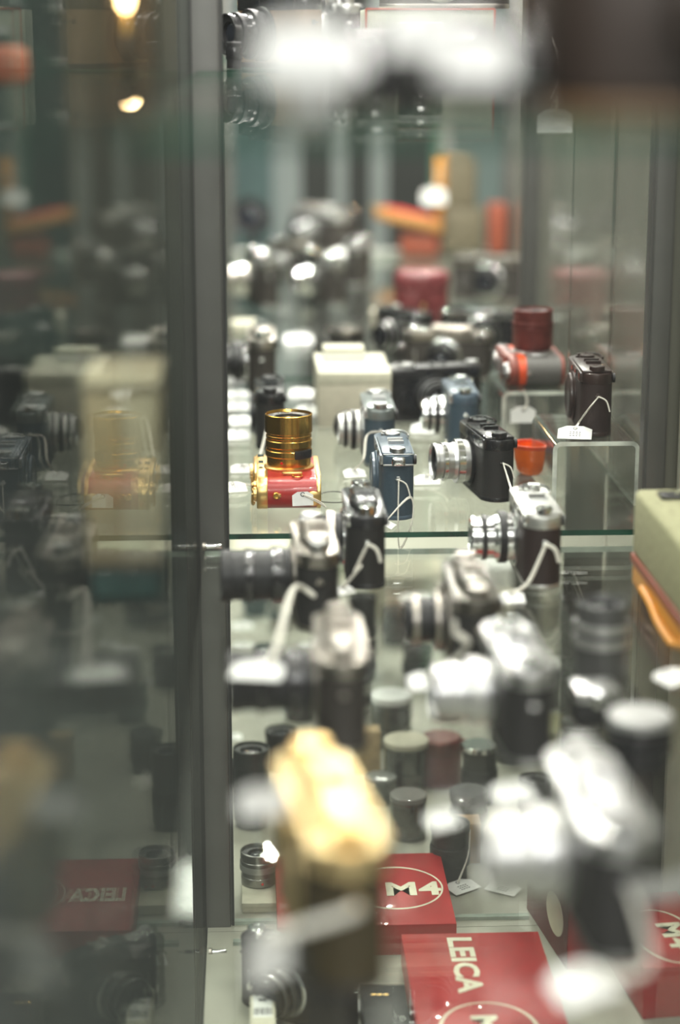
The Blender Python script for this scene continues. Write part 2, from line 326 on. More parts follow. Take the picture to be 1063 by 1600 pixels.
# ------------------------------------------------------------------ rangefinder cameras
def make_camera(name, label, body=LEA, top=CHROME, trim=CHROME, lens='compact', lens_m=None, ring_m=None, loc=(0, 0, 0), rot=(0, 0, -90), style='m',
                group=None, scale=1, knob=None, cap=False, top_marks=False, base=None, dot=False, tripod=False, cat='camera', reddot=False, H=60):
    t = thing(name, label, cat, loc, tuple(R(a) for a in rot), group, scale)
    knob = knob or trim; base = base or top; lens_m = lens_m or CHROME
    hl, hd = .069, .0182
    bm = new_bm(); prism(bm, stadium(hl, hd), .0045, H*mm); finish('body', bm, body, t)
    bm = new_bm(); prism(bm, stadium(hl+.0004, hd+.0005), 0, .0052, .0012); b = finish('base_plate', bm, base, t)
    b2 = lat('base_lock', [(0, -.0002), (.007, -.0002), (.007, .0003), (0, .0003)], trim, b, 16, loc=(.05, 0, 0))
    tz = H*mm
    bm = new_bm(); prism(bm, stadium(hl+.0005, hd+.0006), tz-.001, tz+.0115, .0014)
    if style == 'm':
        bx(bm, -.030, .062, -hd+.001, hd-.002, tz+.0105, tz+.0145, .0014)
        ztop = tz+.0145; zlow = tz+.0115
    elif style == 'screw':
        bx(bm, -.026, .040, -.012, .0125, tz+.010, tz+.021, .004, 3); bx(bm, -.010, .024, -.0145, .010, tz+.010, tz+.018, .003, 3)
        ztop = tz+.021; zlow = tz+.0115
    else:
        ztop = zlow = tz+.0115
    tp = finish('top_plate', bm, top, t)
    # knobs and dials
    def dial(nm, x, y, r, h, z, m, seg=48):
        o = lat(nm, [(r, z-.001), (r, z+h-.0006), (r-.0006, z+h), (r*.55, z+h), (r*.5, z+h-.0005), (0, z+h-.0005)], m, t, seg, knurl=1, kamp=-.03, loc=(x, y, 0)); return o
    dial('shutter_dial', -.036, .001, .0088, .0055, zlow, knob)
    dial('film_advance', -.055, .001, .0095 if style == 'screw' else .0075, .008 if style == 'screw' else .004, zlow, knob)
    dial('rewind_knob', .056, 0, .0088, .009 if style == 'screw' else .005, zlow if style != 'm' else ztop-.0005, knob)
    lat('shutter_button', [(.0045, zlow-.001), (.0045, zlow+.003), (.003, zlow+.0034), (.0028, zlow+.0055), (0, zlow+.0058)], knob, t, 20, loc=(-.046, -.007, 0))
    if style == 'm':
        bm = new_bm(); tube(bm, spline([(-.055, .001, zlow+.0045), (-.048, .012, zlow+.005), (-.036, .0175, zlow+.004), (-.026, .018, zlow+.003)], 4), .0016, 6); finish('advance_lever', bm, knob, t)
    # accessory shoe
    bm = new_bm(); sx = .006
    bx(bm, sx-.0095, sx+.0095, -.007, .010, ztop-.0003, ztop+.0008)
    for s in (-1, 1):
        bx(bm, sx+s*.0092-.0008, sx+s*.0092+.0008, -.007, .010, ztop, ztop+.003); bx(bm, sx+s*.0078-.0018, sx+s*.0078+.0018, -.007, .010, ztop+.0025, ztop+.0034)
    finish('accessory_shoe', bm, trim, t, smooth=False)
    # windows on the front
    def window(nm, x, zc, wx, wz, frame=trim):
        yf = -hd-.0012
        bm = new_bm(); bx(bm, x-wx/2-.0015, x+wx/2+.0015, yf, yf+.004, zc-wz/2-.0015, zc+wz/2+.0015, .0006); f = finish(nm, bm, frame, t)
        box('pane', x-wx/2, x+wx/2, yf-.0004, yf+.001, zc-wz/2, zc+wz/2, GLASSL, f)
    window('viewfinder_window', .052, tz+.006, .014, .0075)
    window('rangefinder_window', -.012, tz+.006, .006, .0045)
    if style != 'screw': window('frameline_window', .018, tz+.006, .013, .0055)
    ep = lat('eyepiece', [(.0055, 0), (.0055, .003), (.0035, .0034), (0, .002)], BLKM, t, 20, loc=(.054, hd-.0005, tz+.005), rot=(R(-90), 0, 0))
    # strap lugs at both ends
    for s in (-1, 1):
        bm = new_bm(); pts = [(s*(hl+.0035+.0028*math.cos(a)), .0028*math.sin(a), tz-.013) for a in [i*math.pi/6 for i in range(13)]]
        tube(bm, pts, .0008, 6); bx(bm, s*(hl+.0003)-.0012, s*(hl+.0003)+.0012, -.002, .002, tz-.0155, tz-.0105, .0006); finish('strap_lug', bm, trim, t)
    # mount and lens
    zc = .0345
    m = lat('lens_mount', [(.0, -.001), (.0285, -.001), (.0285, .002), (.0265, .0035), (.0245, .0038), (.0, .0038)], trim if not cap else top, t, 48, loc=(-.004, -hd, zc), rot=(R(90), 0, 0))
    if cap:
        lat('body_cap', [(.0265, .003), (.0262, .006), (.024, .0072), (.020, .0072), (.019, .0064), (0, .0064)], cap, t, 40, loc=(-.004, -hd, zc), rot=(R(90), 0, 0))
    elif lens:
        root, L = lens_parts(t, LZ[lens], lens_m, ring_m, sub=True, dot=dot)
        root.location = (-.004, -hd-.0035, zc); root.rotation_euler = (R(90), 0, 0); t['_'] = L
        if lens == 'collapsed':
            bm = new_bm(); bx(bm, -.003, .003, .022, .032, .001, .005, .001); finish('focus_lever', bm, trim, root)
    # self timer / frame lever
    bm = new_bm(); bx(bm, -.0505, -.0455, -hd-.004, -hd-.0005, .020, .043, .0016); finish('timer_lever', bm, trim, t)
    if reddot:
        d = lat('round_badge', [(0, .0008), (.0042, .0008), (.0048, 0)], REDD, t, 24, loc=(.036, -hd-.001, tz-.004), rot=(R(90), 0, 0)); d['label'] = 'round red badge'
    if top_marks:
        bm = new_bm(); z = ztop+.0002
        for i, (x, y, a, b) in enumerate([(.050, -.006, .005, .0009), (.050, -.003, .005, .0009), (.0425, -.005, .0035, .0012), (.050, .004, .006, .0012), (.050, .0075, .006, .0012), (.041, .004, .002, .003)]):
            bx(bm, x-a/2, x+a/2, y-b/2, y+b/2, z-.0003, z+.0001)
        finish('engraved_marks', bm, LINK, t, smooth=False)
    if '_' in t: del t['_']
    return t
def lug(t, s=1, H=60):
    return mw(t) @ Vector((s*.0755, 0, H*mm-.013))
def stand(px, py, z, ang=0, L=.069):
    """base centre of a body whose near end touches the shelf at the pixel"""
    p = P(px, py, z); a = R(ang)
    return (p.x - L*math.sin(a)*1, p.y + L*math.cos(a), z+.0003)
# price tags ------------------------------------------------------------------
def price_tag(label, loc, rz=0, tilt=0, roll=0, attach=None, size=1, group=None, mids=None, marks=True, tail=True, stringr=.0008):
    if tilt == 0:      # loose tags rest propped on their own string knot
        tilt = 24; loc = (loc[0], loc[1], loc[2]+.0125*size*math.sin(R(24)))
    t = thing('price_tag', label, 'tag', loc, (R(tilt), R(roll), R(rz)), group)
    a, b, c = .019*size, .0125*size, .006*size
    pts = [(-a, -b), (a, -b), (a, b-c), (a-c*1.6, b), (-a+c*1.6, b), (-a, b-c)]
    # card with punched hole near the clipped side
    bm = new_bm(); prism(bm, pts, 0, .0005); finish('card', bm, WHITE, t, smooth=False)
    bm = new_bm(); ring = [(math.cos(x)*.0022, b*.62+math.sin(x)*.0022, .0006) for x in [i*math.pi/5 for i in range(11)]]
    tube(bm, ring, .00045, 5); finish('eyelet', bm, INK, t)
    if marks:
        bm = new_bm()
        for k in range(3):
            for q in range(4):
                x = -.006*size+q*.0035*size; bx(bm, x, x+.0022*size, -b*.55+k*.0034, -b*.55+k*.0034+.0013, .0004, .0007)
        finish('printed_marks', bm, INK, t, smooth=False)
    if attach is not None:
        M = mw(t); inv = M.inverted(); A = inv @ Vector(attach); H0 = Vector((0, b*.62, .001))
        ms = [inv @ Vector(m) for m in (mids or [])]
        if not ms: ms = [H0.lerp(A, .5)+Vector((.004, -.002, 0))]
        bm = new_bm(); tube(bm, spline([H0]+ms+[A], 6), stringr, 6)
        tube(bm, spline([H0+Vector((.0015, 0, 0))]+[m+Vector((.0018, .001, .001)) for m in ms]+[A+Vector((0, 0, .0008))], 6), stringr*.8, 6)
        if tail:
            Ai = M.to_3x3().inverted()
            tube(bm, spline([A, A+Ai @ Vector((.008, -.004, -.004)), A+Ai @ Vector((.012, -.006, -.016))], 5), stringr*1.1, 6)
        finish('string', bm, STR, t)
    return t
G_RF = 'rangefinder cameras standing end-on on the glass shelves'
# ---------------------------------------------------------------- gold camera lying on its back, the sharp subject
pg = P(450, 801, ZB)
gold = make_camera('rangefinder_camera', 'polished gold camera with red leather lying on its back, tall gold lens pointing up', REDL, GOLDM, GOLDM, 'gold', GOLD, GOLD,
                   loc=(0, 0, 0), rot=(0, 0, 0), knob=GOLDM, top_marks=False, dot=160, base=GOLDM)
gold.rotation_euler = Matrix(((0, 0, -1), (1, 0, 0), (0, -1, 0))).to_euler()
gold.location = (pg.x+.0372, pg.y+.0695, ZB+.0195)
for ch in gold.children:
    if ch.name.startswith('lens') and not ch.name.startswith('lens_mount'): gl = ch
for ch in list(gl.children):
    if ch.name.startswith('name_ring'): nr = ch
ztop = .0585
def ringwarp(rad, z, a0):
    def f(co):
        a = a0 - co.x/rad; r = rad+co.y
        return Vector((r*math.cos(a), r*math.sin(a), z))
    return f
txt('ring_lettering', 'LEICA', .0042, LINK, gl, (0, 0, 0), (0, 0, 0), thick=0, bold=.02, warp=ringwarp(.0205, .0555, R(38)))
txt('ring_lettering', 'SUMMILUX', .0042, LINK, gl, (0, 0, 0), (0, 0, 0), thick=0, bold=.02, warp=ringwarp(.0205, .0555, R(-32)))
bm = new_bm()
for k in range(4):
    a = R(-98+k*9+35+90+90); r = .0268; bx(bm, -.0022, .0022, -.0016, .0022, -.006, .006, .0006)
bm.free()
for k in range(5):                                                     # black ribbed focus tab on the lower barrel
    a = R(201+k*8.2); bm = new_bm(); bx(bm, -.0012, .003, -.0036, .0036, -.0048, .0048, .0007)
    o = finish('focus_tab', bm, BLKM, gl, loc=(.0262*math.cos(a), .0262*math.sin(a), .0150), rot=(0, 0, a)); o['label'] = 'black ribbed focusing tab'
bm = new_bm(); tube(bm, [(.0055*math.cos(a), .0055*math.sin(a), 0) for a in [i*math.pi/10 for i in range(21)]], .0009, 6)
finish('front_ring', bm, GOLD, gold, loc=(-.054, -.0187, .026), rot=(R(90), 0, 0))
lat('side_stud', [(.0042, 0), (.0042, .0015), (.003, .0032), (0, .0036)], GOLD, gold, 20, loc=(-.0695, .000, .050), rot=(0, R(-90), 0))
lat('corner_lock', [(.0085, 0), (.0085, .0016), (.0075, .0022), (0, .0022)], GOLDM, gold, 32, loc=(-.0675, .004, .0088), rot=(0, R(-90), 0))
# ---------------------------------------------------------------- middle shelf, far section
p = stand(622, 814, ZB)
blue1 = make_camera('rangefinder_camera', 'blue-grey enamelled camera standing end-on right of the gold one, string on its end', BLUEL, BLUE, CHROME, None, loc=p, rot=(0, 0, -90), cap=BLUE, top_marks=True, knob=CHROME, group=G_RF)
bm = new_bm(); bx(bm, .0695, .0765, -.0075, .0075, .0615, .0715, .0028, 3); finish('end_latch', bm, CHROMEB, blue1)
bm = new_bm(); bx(bm, .0688, .0705, -.0165, .0165, .0612, .063, .0006); bx(bm, .0688, .0705, -.0165, .0165, .0735, .0745, .0004); finish('end_trim', bm, CHROME, blue1)
A = lug(blue1)
price_tag('small white tag lying at the foot of the sharp blue-grey camera', (P(606, 822, ZB).x, P(606, 822, ZB).y-.01, ZB+.0015), rz=70, attach=A, size=.55, marks=False, mids=[A+Vector((.012, -.008, -.018)), A+Vector((.014, -.010, -.045)), A+Vector((-.0, -.014, -.072))])
p = stand(597, 738, ZB); p = (p[0], p[1]+.02, p[2])
blue2 = make_camera('rangefinder_camera', 'blue-grey camera with a pale top edge, directly behind the string-hung blue-grey camera', BLUEL, mat('pale_blue_grey_metal', (.22, .25, .25), .3, .3, 60, .02, .08), CHROME, 'compact', SILV, BLKM, loc=p, knob=CHROME, group=G_RF)
A = lug(blue2); q = P(567, 745, ZB)
price_tag('white tag on a long string left of the two blue-grey cameras in line', (q.x-.01, q.y, ZB+.001), rz=10, attach=A, size=.7, mids=[Vector((q.x+.0, q.y-.004, ZB+.022)), Vector((q.x+.006, A.y-.008, A.z-.003))])
p = stand(727, 706, ZB)
blue3 = make_camera('rangefinder_camera', 'blue-grey camera with a silver ribbed lens, farthest right of the blue-grey ones', BLUEL, BLUE, CHROMEB, 'compact', CHROMEB, BLKM, loc=p, top_marks=True, knob=CHROMEB, group=G_RF)
A = lug(blue3); q = P(672, 755, ZB)
price_tag('white tag lying flat on glass between the blue-grey camera and silver-lensed black one', (q.x-.004, q.y-.004, ZB+.001), rz=0, attach=Vector((q.x+.022, q.y+.035, ZB+.045)), size=.8, tail=False, mids=[Vector((q.x+.006, q.y+.012, ZB+.012)), Vector((q.x+.022, q.y+.02, ZB+.024))])
p = stand(783, 786, ZB, 8)
blackm = make_camera('rangefinder_camera', 'black camera with worn edges and a long silver lens, in front of the orange dish', LEA, BLK, BLK, 'normal', CHROME, CHROMEB, loc=p, rot=(0, 0, -82), top_marks=True, knob=BLK, group=G_RF)
A = lug(blackm); q = P(800, 818, ZB)
price_tag('small white tag between the worn black camera and blurred chrome camera', (q.x+.006, q.y+.0, ZB+.0015), rz=-30, attach=A, size=.6, marks=False, mids=[A+Vector((.008, -.012, -.03)), Vector((q.x+.004, q.y+.006, ZB+.02))])
p = stand(424, 716, ZB)
blk2 = make_camera('rangefinder_camera', 'black camera with white engraved marks on its top, behind the gold camera', LEA, BLK, BLK, None, loc=(p[0], p[1]+.045, p[2]), cap=BLKM, top_marks=True, knob=BLKM, group=G_RF)
A = lug(blk2); q = P(378, 738, ZB)
price_tag('white tag lying behind the gold camera at left, string up to a black camera', (q.x, q.y, ZB+.001), rz=0, attach=A, size=.7, mids=[Vector((q.x+.018, q.y+.004, ZB+.012)), Vector((A.x-.006, A.y-.02, ZB+.032))])
q = P(365, 768, ZB)
price_tag('white tag lying left of the gold camera beside the grey post', (q.x, q.y, ZB+.001), rz=12, attach=Vector((gold.location.x-.052, pg.y+.06, ZB+.012)), size=.8, tail=False, mids=[Vector((q.x+.02, q.y+.012, ZB+.004))])
q = P(482, 785, ZB+.03)
t = price_tag('white tag resting against the rounded red leather end of gold camera', (q.x-.004, pg.y-.0035, ZB+.0165), rz=8, tilt=80, attach=Vector((q.x+.022, pg.y-.002, ZB+.006)), size=.62, marks=False, tail=False)
# thin black wire loop
q = P(522, 782, ZB)
bm = new_bm(); tube(bm, spline([(q.x+.02*math.cos(a), q.y+.028*math.sin(a), ZB+.0012+.003*abs(math.sin(a))) for a in [i*math.pi/5 for i in range(11)]], 4), .0006, 5)
tagp(finish('wire_loop', bm, BLKM), 'thin black wire loop lying right of the gold camera', 'wire')
# tags in a column at the left
for i, (px, py, l) in enumerate([(368, 601, 'farthest of the white tags lined up beside the grey post'), (367, 622, 'second farthest of the white tags lined up beside the grey post'), (367, 640, 'third white tag in the row beside the grey post'),
                                 (371, 663, 'fourth white tag in the row beside the grey post, turned slightly'), (366, 686, 'nearest of the white tags lined up beside the grey post')]):
    q = P(px, py, ZB); price_tag(l, (q.x+.004, q.y, ZB+.001), rz=(0, 8, -6, 20, 3)[i], size=.9, group='white tags lined up by the post')
for px, py, s, l in [(471, 620, .95, 'white tag lying behind the gold lens to its right'), (482, 648, .95, 'white tag beside the left foot of cream box'), (466, 536, 1.3, 'blurred white tag behind the cream box to its left'),
                     (665, 676, 1.0, 'white tag lying in front of the black camera with red badge'), (640, 590, .8, 'white tag lying right of the cream box')]:
    q = P(px, py, ZB); price_tag(l, (q.x, q.y, ZB+.001), rz=random.uniform(-15, 15), size=s)
# cream box with a smaller white box on it
def carton(name, label, x0, x1, y0, y1, z0, z1, m, cat='box', lid=None, lidh=.02, rz=0, group=None, bev=.0008):
    cx, cy = (x0+x1)/2, (y0+y1)/2
    t = thing(name, label, cat, (cx, cy, z0), (0, 0, R(rz)), group)
    a, b, h = (x1-x0)/2, (y1-y0)/2, z1-z0
    box('box_body', -a+.0006, a-.0006, -b+.0006, b-.0006, 0, h-.001 if lid else h, m, t, bev)
    if lid: box('box_lid', -a, a, -b, b, h-lidh, h, lid, t, bev)
    return t
a = P(497, 668, ZB); b = P(612, 668, ZB)
carton('cream_carton', 'plain cream cardboard box with pale lid, on glass behind the blue-grey cameras', a.x, b.x, a.y, a.y+.17, ZB+.0003, ZB+.074, BEIGE, lid=CREAM, lidh=.016)
carton('small_carton', 'small white box lying on top of the cream cardboard box', a.x+.012, b.x-.03, a.y+.11, a.y+.155, ZB+.0743, ZB+.09, WHITE, lid=CREAM, lidh=.006)
# digital camera with a red badge
p = P(672, 690, ZB)
dg = make_camera('compact_camera', 'black camera facing front with small red round badge, right of cream box', BLK, BLKM, BLKM, 'compact', BLKM, CHROME, loc=(p.x+.018, p.y+.16, ZB+.0003), rot=(0, 0, 180), reddot=True, knob=CHROME)
dg.rotation_euler = (0, 0, R(12))
p = P(535, 700, ZB)
L0 = thing('standing_lens', 'flat black lens lying in front of cream box beside blue-grey cameras', 'lens', (p.x, p.y+.05, ZB+.0205), (R(90), 0, R(55)))
lens_parts(L0, [(17, 6, 's'), (19.5, 12, 'k'), (18, 10, 's'), (20, 6, 's')], BLKM, BLK)
# acrylic risers ------------------------------------------------------------
def riser(label, x0, x1, y0, y1, z0, h, th=.005, rr=.010, group='clear acrylic risers'):
    w = (x1-x0)/2
    t = thing('acrylic_riser', label, 'display riser', ((x0+x1)/2, (y0+y1)/2, z0), (0, 0, 0), group)
    def outline(o, z_off):
        pts = [(-w+o, 0)]; r = rr-o
        for i in range(7): an = math.pi-i*math.pi/12; pts.append((-w+rr+r*math.cos(an), h-rr+r*math.sin(an)))
        for i in range(7): an = math.pi/2-i*math.pi/12; pts.append((w-rr+r*math.cos(an), h-rr+r*math.sin(an)))
        pts.append((w-o, 0)); return pts
    out, inn = outline(0, 0), outline(th, 0); d = (y1-y0)/2; n = len(out)
    bm = new_bm()
    V = [[bm.verts.new((x, s*d, z)) for x, z in pl] for s in (-1, 1) for pl in (out, inn)]
    of, inf, ob, ib = V
    for i in range(n-1):
        bm.faces.new((of[i], of[i+1], ob[i+1], ob[i])); bm.faces.new((inf[i], ib[i], ib[i+1], inf[i+1]))
        f = bm.faces.new((of[i], inf[i], inf[i+1], of[i+1])); f.material_index = 1
        f = bm.faces.new((ob[i], ob[i+1], ib[i+1], ib[i])); f.material_index = 1
    for k in (0, n-1): f = bm.faces.new((of[k], ob[k], ib[k], inf[k])); f.material_index = 1
    finish('bent_sheet', bm, [ACR, ACRE], t)
    return t
hR = .074
a = P(862, 792, ZB); b = P(1000, 792, ZB)
rx0, rx1, ry0 = a.x, a.x+.098, a.y
r1 = riser('clear acrylic riser under the dark brown camera at right', rx0, rx1, ry0, ry0+.165, ZB+.0003, hR)
p = P(888, 672, ZB+hR+.0005)
p = stand(890+18, 672, ZB+hR+.001)
brown = make_camera('rangefinder_camera', 'dark brown camera without lens standing end-on on the right acrylic riser', BRNL, BRN, BRN, None, loc=(rx0+.055, ry0+.069+.022, ZB+hR+.001), cap=BRN, top_marks=True, knob=BRN, rot=(0, 0, -92))
A = lug(brown); q = P(892, 664, ZB+hR)
price_tag('pale tag lying on the right acrylic riser before the dark brown camera', (rx0+.027, ry0+.017, ZB+hR+.002), rz=-12, attach=A, size=1.0, mids=[Vector((rx0+.034, ry0+.034, ZB+hR+.016)), Vector((A.x-.012, A.y-.006, A.z-.012))])
a = P(785, 690, ZB); r2y = a.y-.02; hL = D(800, 612, r2y).z-ZB
r2 = riser('clear acrylic riser under the brick red camera at right', a.x-.004, a.x+.086, r2y, r2y+.16, ZB+.0003, hL)
red = make_camera('rangefinder_camera', 'brick red camera on its back with tall maroon lens pointing up, on the left riser', GREYL, ORB, CHROME, 'red', MAROON, MAROON, loc=(0, 0, 0), rot=(0, 0, 0), knob=CHROME, base=ORB)
red.rotation_euler = Matrix(((0, 0, -1), (1, 0, 0), (0, -1, 0))).to_euler()
red.location = (a.x+.080, r2y+.085, ZB+hL+.0205)
bm = new_bm(); prism(bm, stadium(.0692, .0184), .050, .0605); o = finish('orange_band', bm, ORANGE, red); o['label'] = 'bright orange red band'
for i in range(9):   # engraved scale round the maroon lens
    pass
q = P(812, 672, ZB)
price_tag('pinkish white tag hanging under the left riser', (P(812, 640, ZB+.04).x-.0, r2y-.004, ZB+.040), rz=0, tilt=88, attach=Vector((P(812, 640, ZB+.04).x, r2y-.003, ZB+hL+.003)), size=.85, marks=False, tail=False)
q = P(835, 744, ZB)
dish = thing('filter_dish', 'translucent orange-red filter dish behind the right acrylic riser', 'filter', (q.x, q.y+.016, ZB+.0003))
lat('dish_body', [(0, 0), (.015, 0), (.0195, .005), (.0225, .020), (.024, .034), (.023, .034), (.021, .020), (.0185, .008), (0, .006)], ORTR, dish, 40)
lat('dish_rim', [(.0238, .032), (.0250, .034), (.0250, .037), (.0228, .037), (.0228, .034)], ORANGE, dish, 40)
# far section: blurred cameras behind
fg = 'blurred cameras at the far end of the middle shelf'
p = P(410, 618, ZB)
tl = make_camera('rangefinder_camera', 'brown-black camera with chrome top standing behind the black engraved one', LEAW, CHROMEO, CHROMEB, 'normal', BLK, BLKM, loc=(p.x, p.y+.07, ZB+.0003), rot=(0, 0, -90), knob=CHROMEB, style='screw', group=fg, scale=1.15)
p = P(412, 480, ZB)
c1 = make_camera('rangefinder_camera', 'blurred nickel camera beside the left post, second row from the far end', LEAW, CHROMEB, CHROMEB, 'compact', CHROMEO, CHROMEB, loc=(p.x-.005, p.y+.07, ZB+.0003), rot=(0, 0, -80), style='screw', group=fg, scale=1.3)
p = P(405, 392, ZB)
L = thing('standing_lens', 'big round black lens lying sideways at the far left', 'lens', (p.x, p.y+.03, ZB+.072), (R(78), 0, R(-18)), fg)
lens_parts(L, [(28, 20, 's'), (36, 22, 'k'), (44, 40, 's')], BLKM, BLK, r_front=38)
lat('lens_cradle', [(.0, -.0), (.02, 0), (.02, .004), (.008, .008), (.008, .03), (0, .03)], BLKM, L, 20, loc=(0, -.07, .03), rot=(R(-78), 0, 0))
p = P(700, 608, ZB)
make_camera('rangefinder_camera', 'black camera with cluttered chrome top, between the maroon case and blue-grey camera', LEAW, CHROMEO, CHROMEB, 'normal', BLK, CHROMEB, loc=(p.x+.01, p.y+.10, ZB+.0003), rot=(0, 0, -15), style='screw', group=fg)
p = P(668, 590, ZB)
make_camera('rangefinder_camera', 'dark camera with a bright-edged top left of the clutter, before the maroon case', LEAW, BLK, CHROMEB, 'compact', BLK, CHROME, loc=(p.x-.02, p.y+.22, ZB+.0003), rot=(0, 0, -60), group=fg)
p = P(785, 580, ZB)
make_camera('rangefinder_camera', 'big black camera with a bright white top strip, left of the maroon lens', BLK, CHROMEB, CHROMEB, 'compact', BLK, BLKM, loc=(p.x-.01, p.y+.17, ZB+.0003), rot=(0, 0, -5), knob=BLK, style='flat', group=fg, scale=1.05)
p = P(540, 545, ZB)
L = thing('standing_lens', 'wide silver-rimmed lens standing behind the cream box', 'lens', (p.x, p.y, ZB+.0003), (0, 0, 0), fg)
lens_parts(L, [(30, 14, 's'), (34, 12, 'k'), (32, 10, 's')], CHROMEO, BLK)
for px, py, sc, rz, st, tm, lm, lb in [
    (505, 470, 1.2, -70, 'screw', CHROMEB, CHROMEB, 'silver camera in the far row left of the white rail end'),
    (560, 440, 1.2, -100, 'm', CHROME, SILV, 'chrome and black camera in the far row by the maroon case'),
    (455, 440, 1.1, -50, 'screw', CHROMEO, CHROME, 'small nickel camera in the far row beside black lens'),
    (770, 470, 1.2, -20, 'm', CHROMEO, BLKM, 'pale-topped camera in the far row right of the maroon case'),
    (500, 400, 1.5, -60, 'screw', SILV, CHROMEB, 'tall silver camera at the very end of the shelf'),
    (545, 395, 1.3, -90, 'm', BLK, CHROME, 'black camera at the very end next to the orange case')]:
    p = P(px, py, ZB); make_camera('rangefinder_camera', lb, LEAW, tm, CHROMEB, 'compact', lm, CHROMEB, loc=(p.x, p.y, ZB+.0003), rot=(0, 0, rz), style=st, group=fg, scale=sc)
# maroon leather case
p = P(662, 534, ZB); S = 3100/((p.y)*.972+.518*.235)/1000
w_ = 86/S/2000
mc = thing('leather_case', 'maroon leather upright case with rounded top behind the camera clutter', 'case', (p.x, p.y+.045, ZB+.0003))
bm = new_bm(); prism(bm, stadium(w_, .034, 6, .5), 0, .086, .003); finish('case_body', bm, CASEM, mc)
bm = new_bm(); prism(bm, stadium(w_+.0015, .0355, 6, .5), .082, .118, .012, 4); finish('case_lid', bm, CASEMT, mc)
bm = new_bm(); bx(bm, -.011, .011, -.038, -.034, .05, .11, .0015); finish('closing_strap', bm, CASEM, mc)
lat('snap_button', [(.004, 0), (.004, .001), (0, .002)], GOLDM, mc, 16, loc=(0, -.038, .06), rot=(R(90), 0, 0))
# open tan case with red lining
p = P(655, 388, ZB); yc = p.y-.12
oc = thing('open_leather_case', 'open orange-brown leather case with red lining and a hanging white tag strap', 'case', (p.x, yc, ZB+.0003), (0, 0, R(-8)))
box('case_base', -.055, .04, -.03, .03, 0, .055, REDB, oc, .008)
bm = new_bm(); prism(bm, [(-.12, -.03), (-.075, -.055), (.04, -.045), (.04, .03), (-.07, .04), (-.115, .01)], 0, .028, .006, 3)
o = finish('front_flap', bm, TAN, oc, loc=(0, 0, .062), rot=(0, R(12), 0))
bm = new_bm(); prism(bm, [(-.105, -.026), (-.07, -.045), (.034, -.037), (.034, .022), (-.065, .032), (-.1, .006)], .027, .0305); o = finish('velvet_lining', bm, REDV, oc, loc=(0, 0, .062), rot=(0, R(12), 0)); o['label'] = 'red velvet lining'
box('back_strap', .028, .046, -.028, -.014, .05, .235, ORLEA, oc, .003)
lat('brass_stud', [(.008, 0), (.008, .003), (0, .006)], GOLDP, oc, 16, loc=(-.118, -.03, .112))
bm = new_bm(); prism(bm, [(-.04, 0), (.04, 0), (.04, .10), (.03, .125), (.012, .137), (-.04, .14)], 0, .05, .008, 3)
rc = tagp(finish('leather_case', bm, ODRK, loc=(p.x+.085, yc+.03, ZB+.11), rot=(R(90), 0, 0)), 'olive-brown arched leather case behind the open orange case', 'case')
box('case_trim', -.041, -.034, 0, .135, -.001, .051, TAN, rc, .001)
lo = box('case_lower', -.042, .06, -.105, 0, 0, .052, ODRK, rc, .006)
bq = box('brown_box', p.x+.155, p.x+.20, yc-.02, yc+.04, ZB+.0003, ZB+.12, REDB, None, .006); tagp(bq, 'small red-brown leather box right of the arched case', 'case')
price_tag('white tag hanging in front of the open orange case', (p.x+.018, yc-.062, ZB+.142), rz=0, tilt=85, attach=(p.x+.03, yc-.045, ZB+.22), size=1.5, marks=False, tail=False)
for px, py, w2, h2, m2, l2 in [(735, 450, .042, .05, WHITE, 'white box below the white rail right of the maroon case'), (780, 452, .03, .05, CREAM, 'cream box near the far right post'),
                               (382, 524, .045, .02, CREAM, 'low cream box beside the left post behind the brown-black camera'), (600, 520, .04, .035, BEIGE, 'beige box left of the maroon case')]:
    p = P(px, py, ZB); carton('small_carton', l2, p.x-w2/2, p.x+w2/2, p.y, p.y+.06, ZB+.0003, ZB+h2, m2, lid=m2, lidh=.012)
# ---------------------------------------------------------------- middle shelf, near section (out of focus)
gn = 'blurred cameras standing end-on on the near middle shelf'
n1 = make_camera('rangefinder_camera', 'black camera with chrome dials just right of the gold camera, string on its end', LEA, mat('black_chrome', (.05, .05, .055), .25, .4, 60, 0, .1, .3), CHROMEB, 'normal', BLKM, CHROMEO, loc=stand(574, 923, ZB), style='screw', group=gn, knob=CHROMEB)
A = lug(n1)
q = P(538, 925, ZB); price_tag('small white tag between the string-hung black camera and grey-topped camera', (q.x, q.y-.01, ZB+.002), rz=30, attach=A, size=.5, marks=False, stringr=.0016, mids=[A+Vector((-.008, -.01, -.02)), Vector((q.x+.010, q.y, ZB+.02))])
n2 = make_camera('rangefinder_camera', 'chrome topped black camera with bright chrome lens, below the right acrylic riser', BRNL, SILV, CHROMEB, 'normal', CHROMEB, BLKM, loc=stand(850, 923, ZB), group=gn, knob=CHROMEB)
A = lug(n2); q = P(800, 940, ZB); q2 = q
price_tag('small white tag on thick string left of the chrome topped camera', (q.x, q.y, ZB+.004), rz=5, tilt=30, attach=A, size=.62, marks=False, stringr=.0018, mids=[A+Vector((-.018, -.012, -.034))])
n3 = make_camera('rangefinder_camera', 'grey-topped black camera in front of the gold camera, long black lens', LEA, CHROMEO, CHROMEO, 'long', BLKM, BLK, loc=stand(500, 990, ZB, 2), rot=(0, 0, -88), style='screw', group=gn, knob=CHROME)
A = lug(n3); q = P(403, 1048, ZB+.064)
price_tag('big bright white tag at left, on a thick string from the grey-topped camera', (q.x, q.y, ZB+.064), rz=-12, tilt=12, attach=A+Vector((-.005, -.004, -.01)), size=1.0, marks=False, stringr=.0022, mids=[Vector((q.x+.012, q.y+.03, ZB+.066)), A+Vector((-.025, -.03, .004))], tail=False)
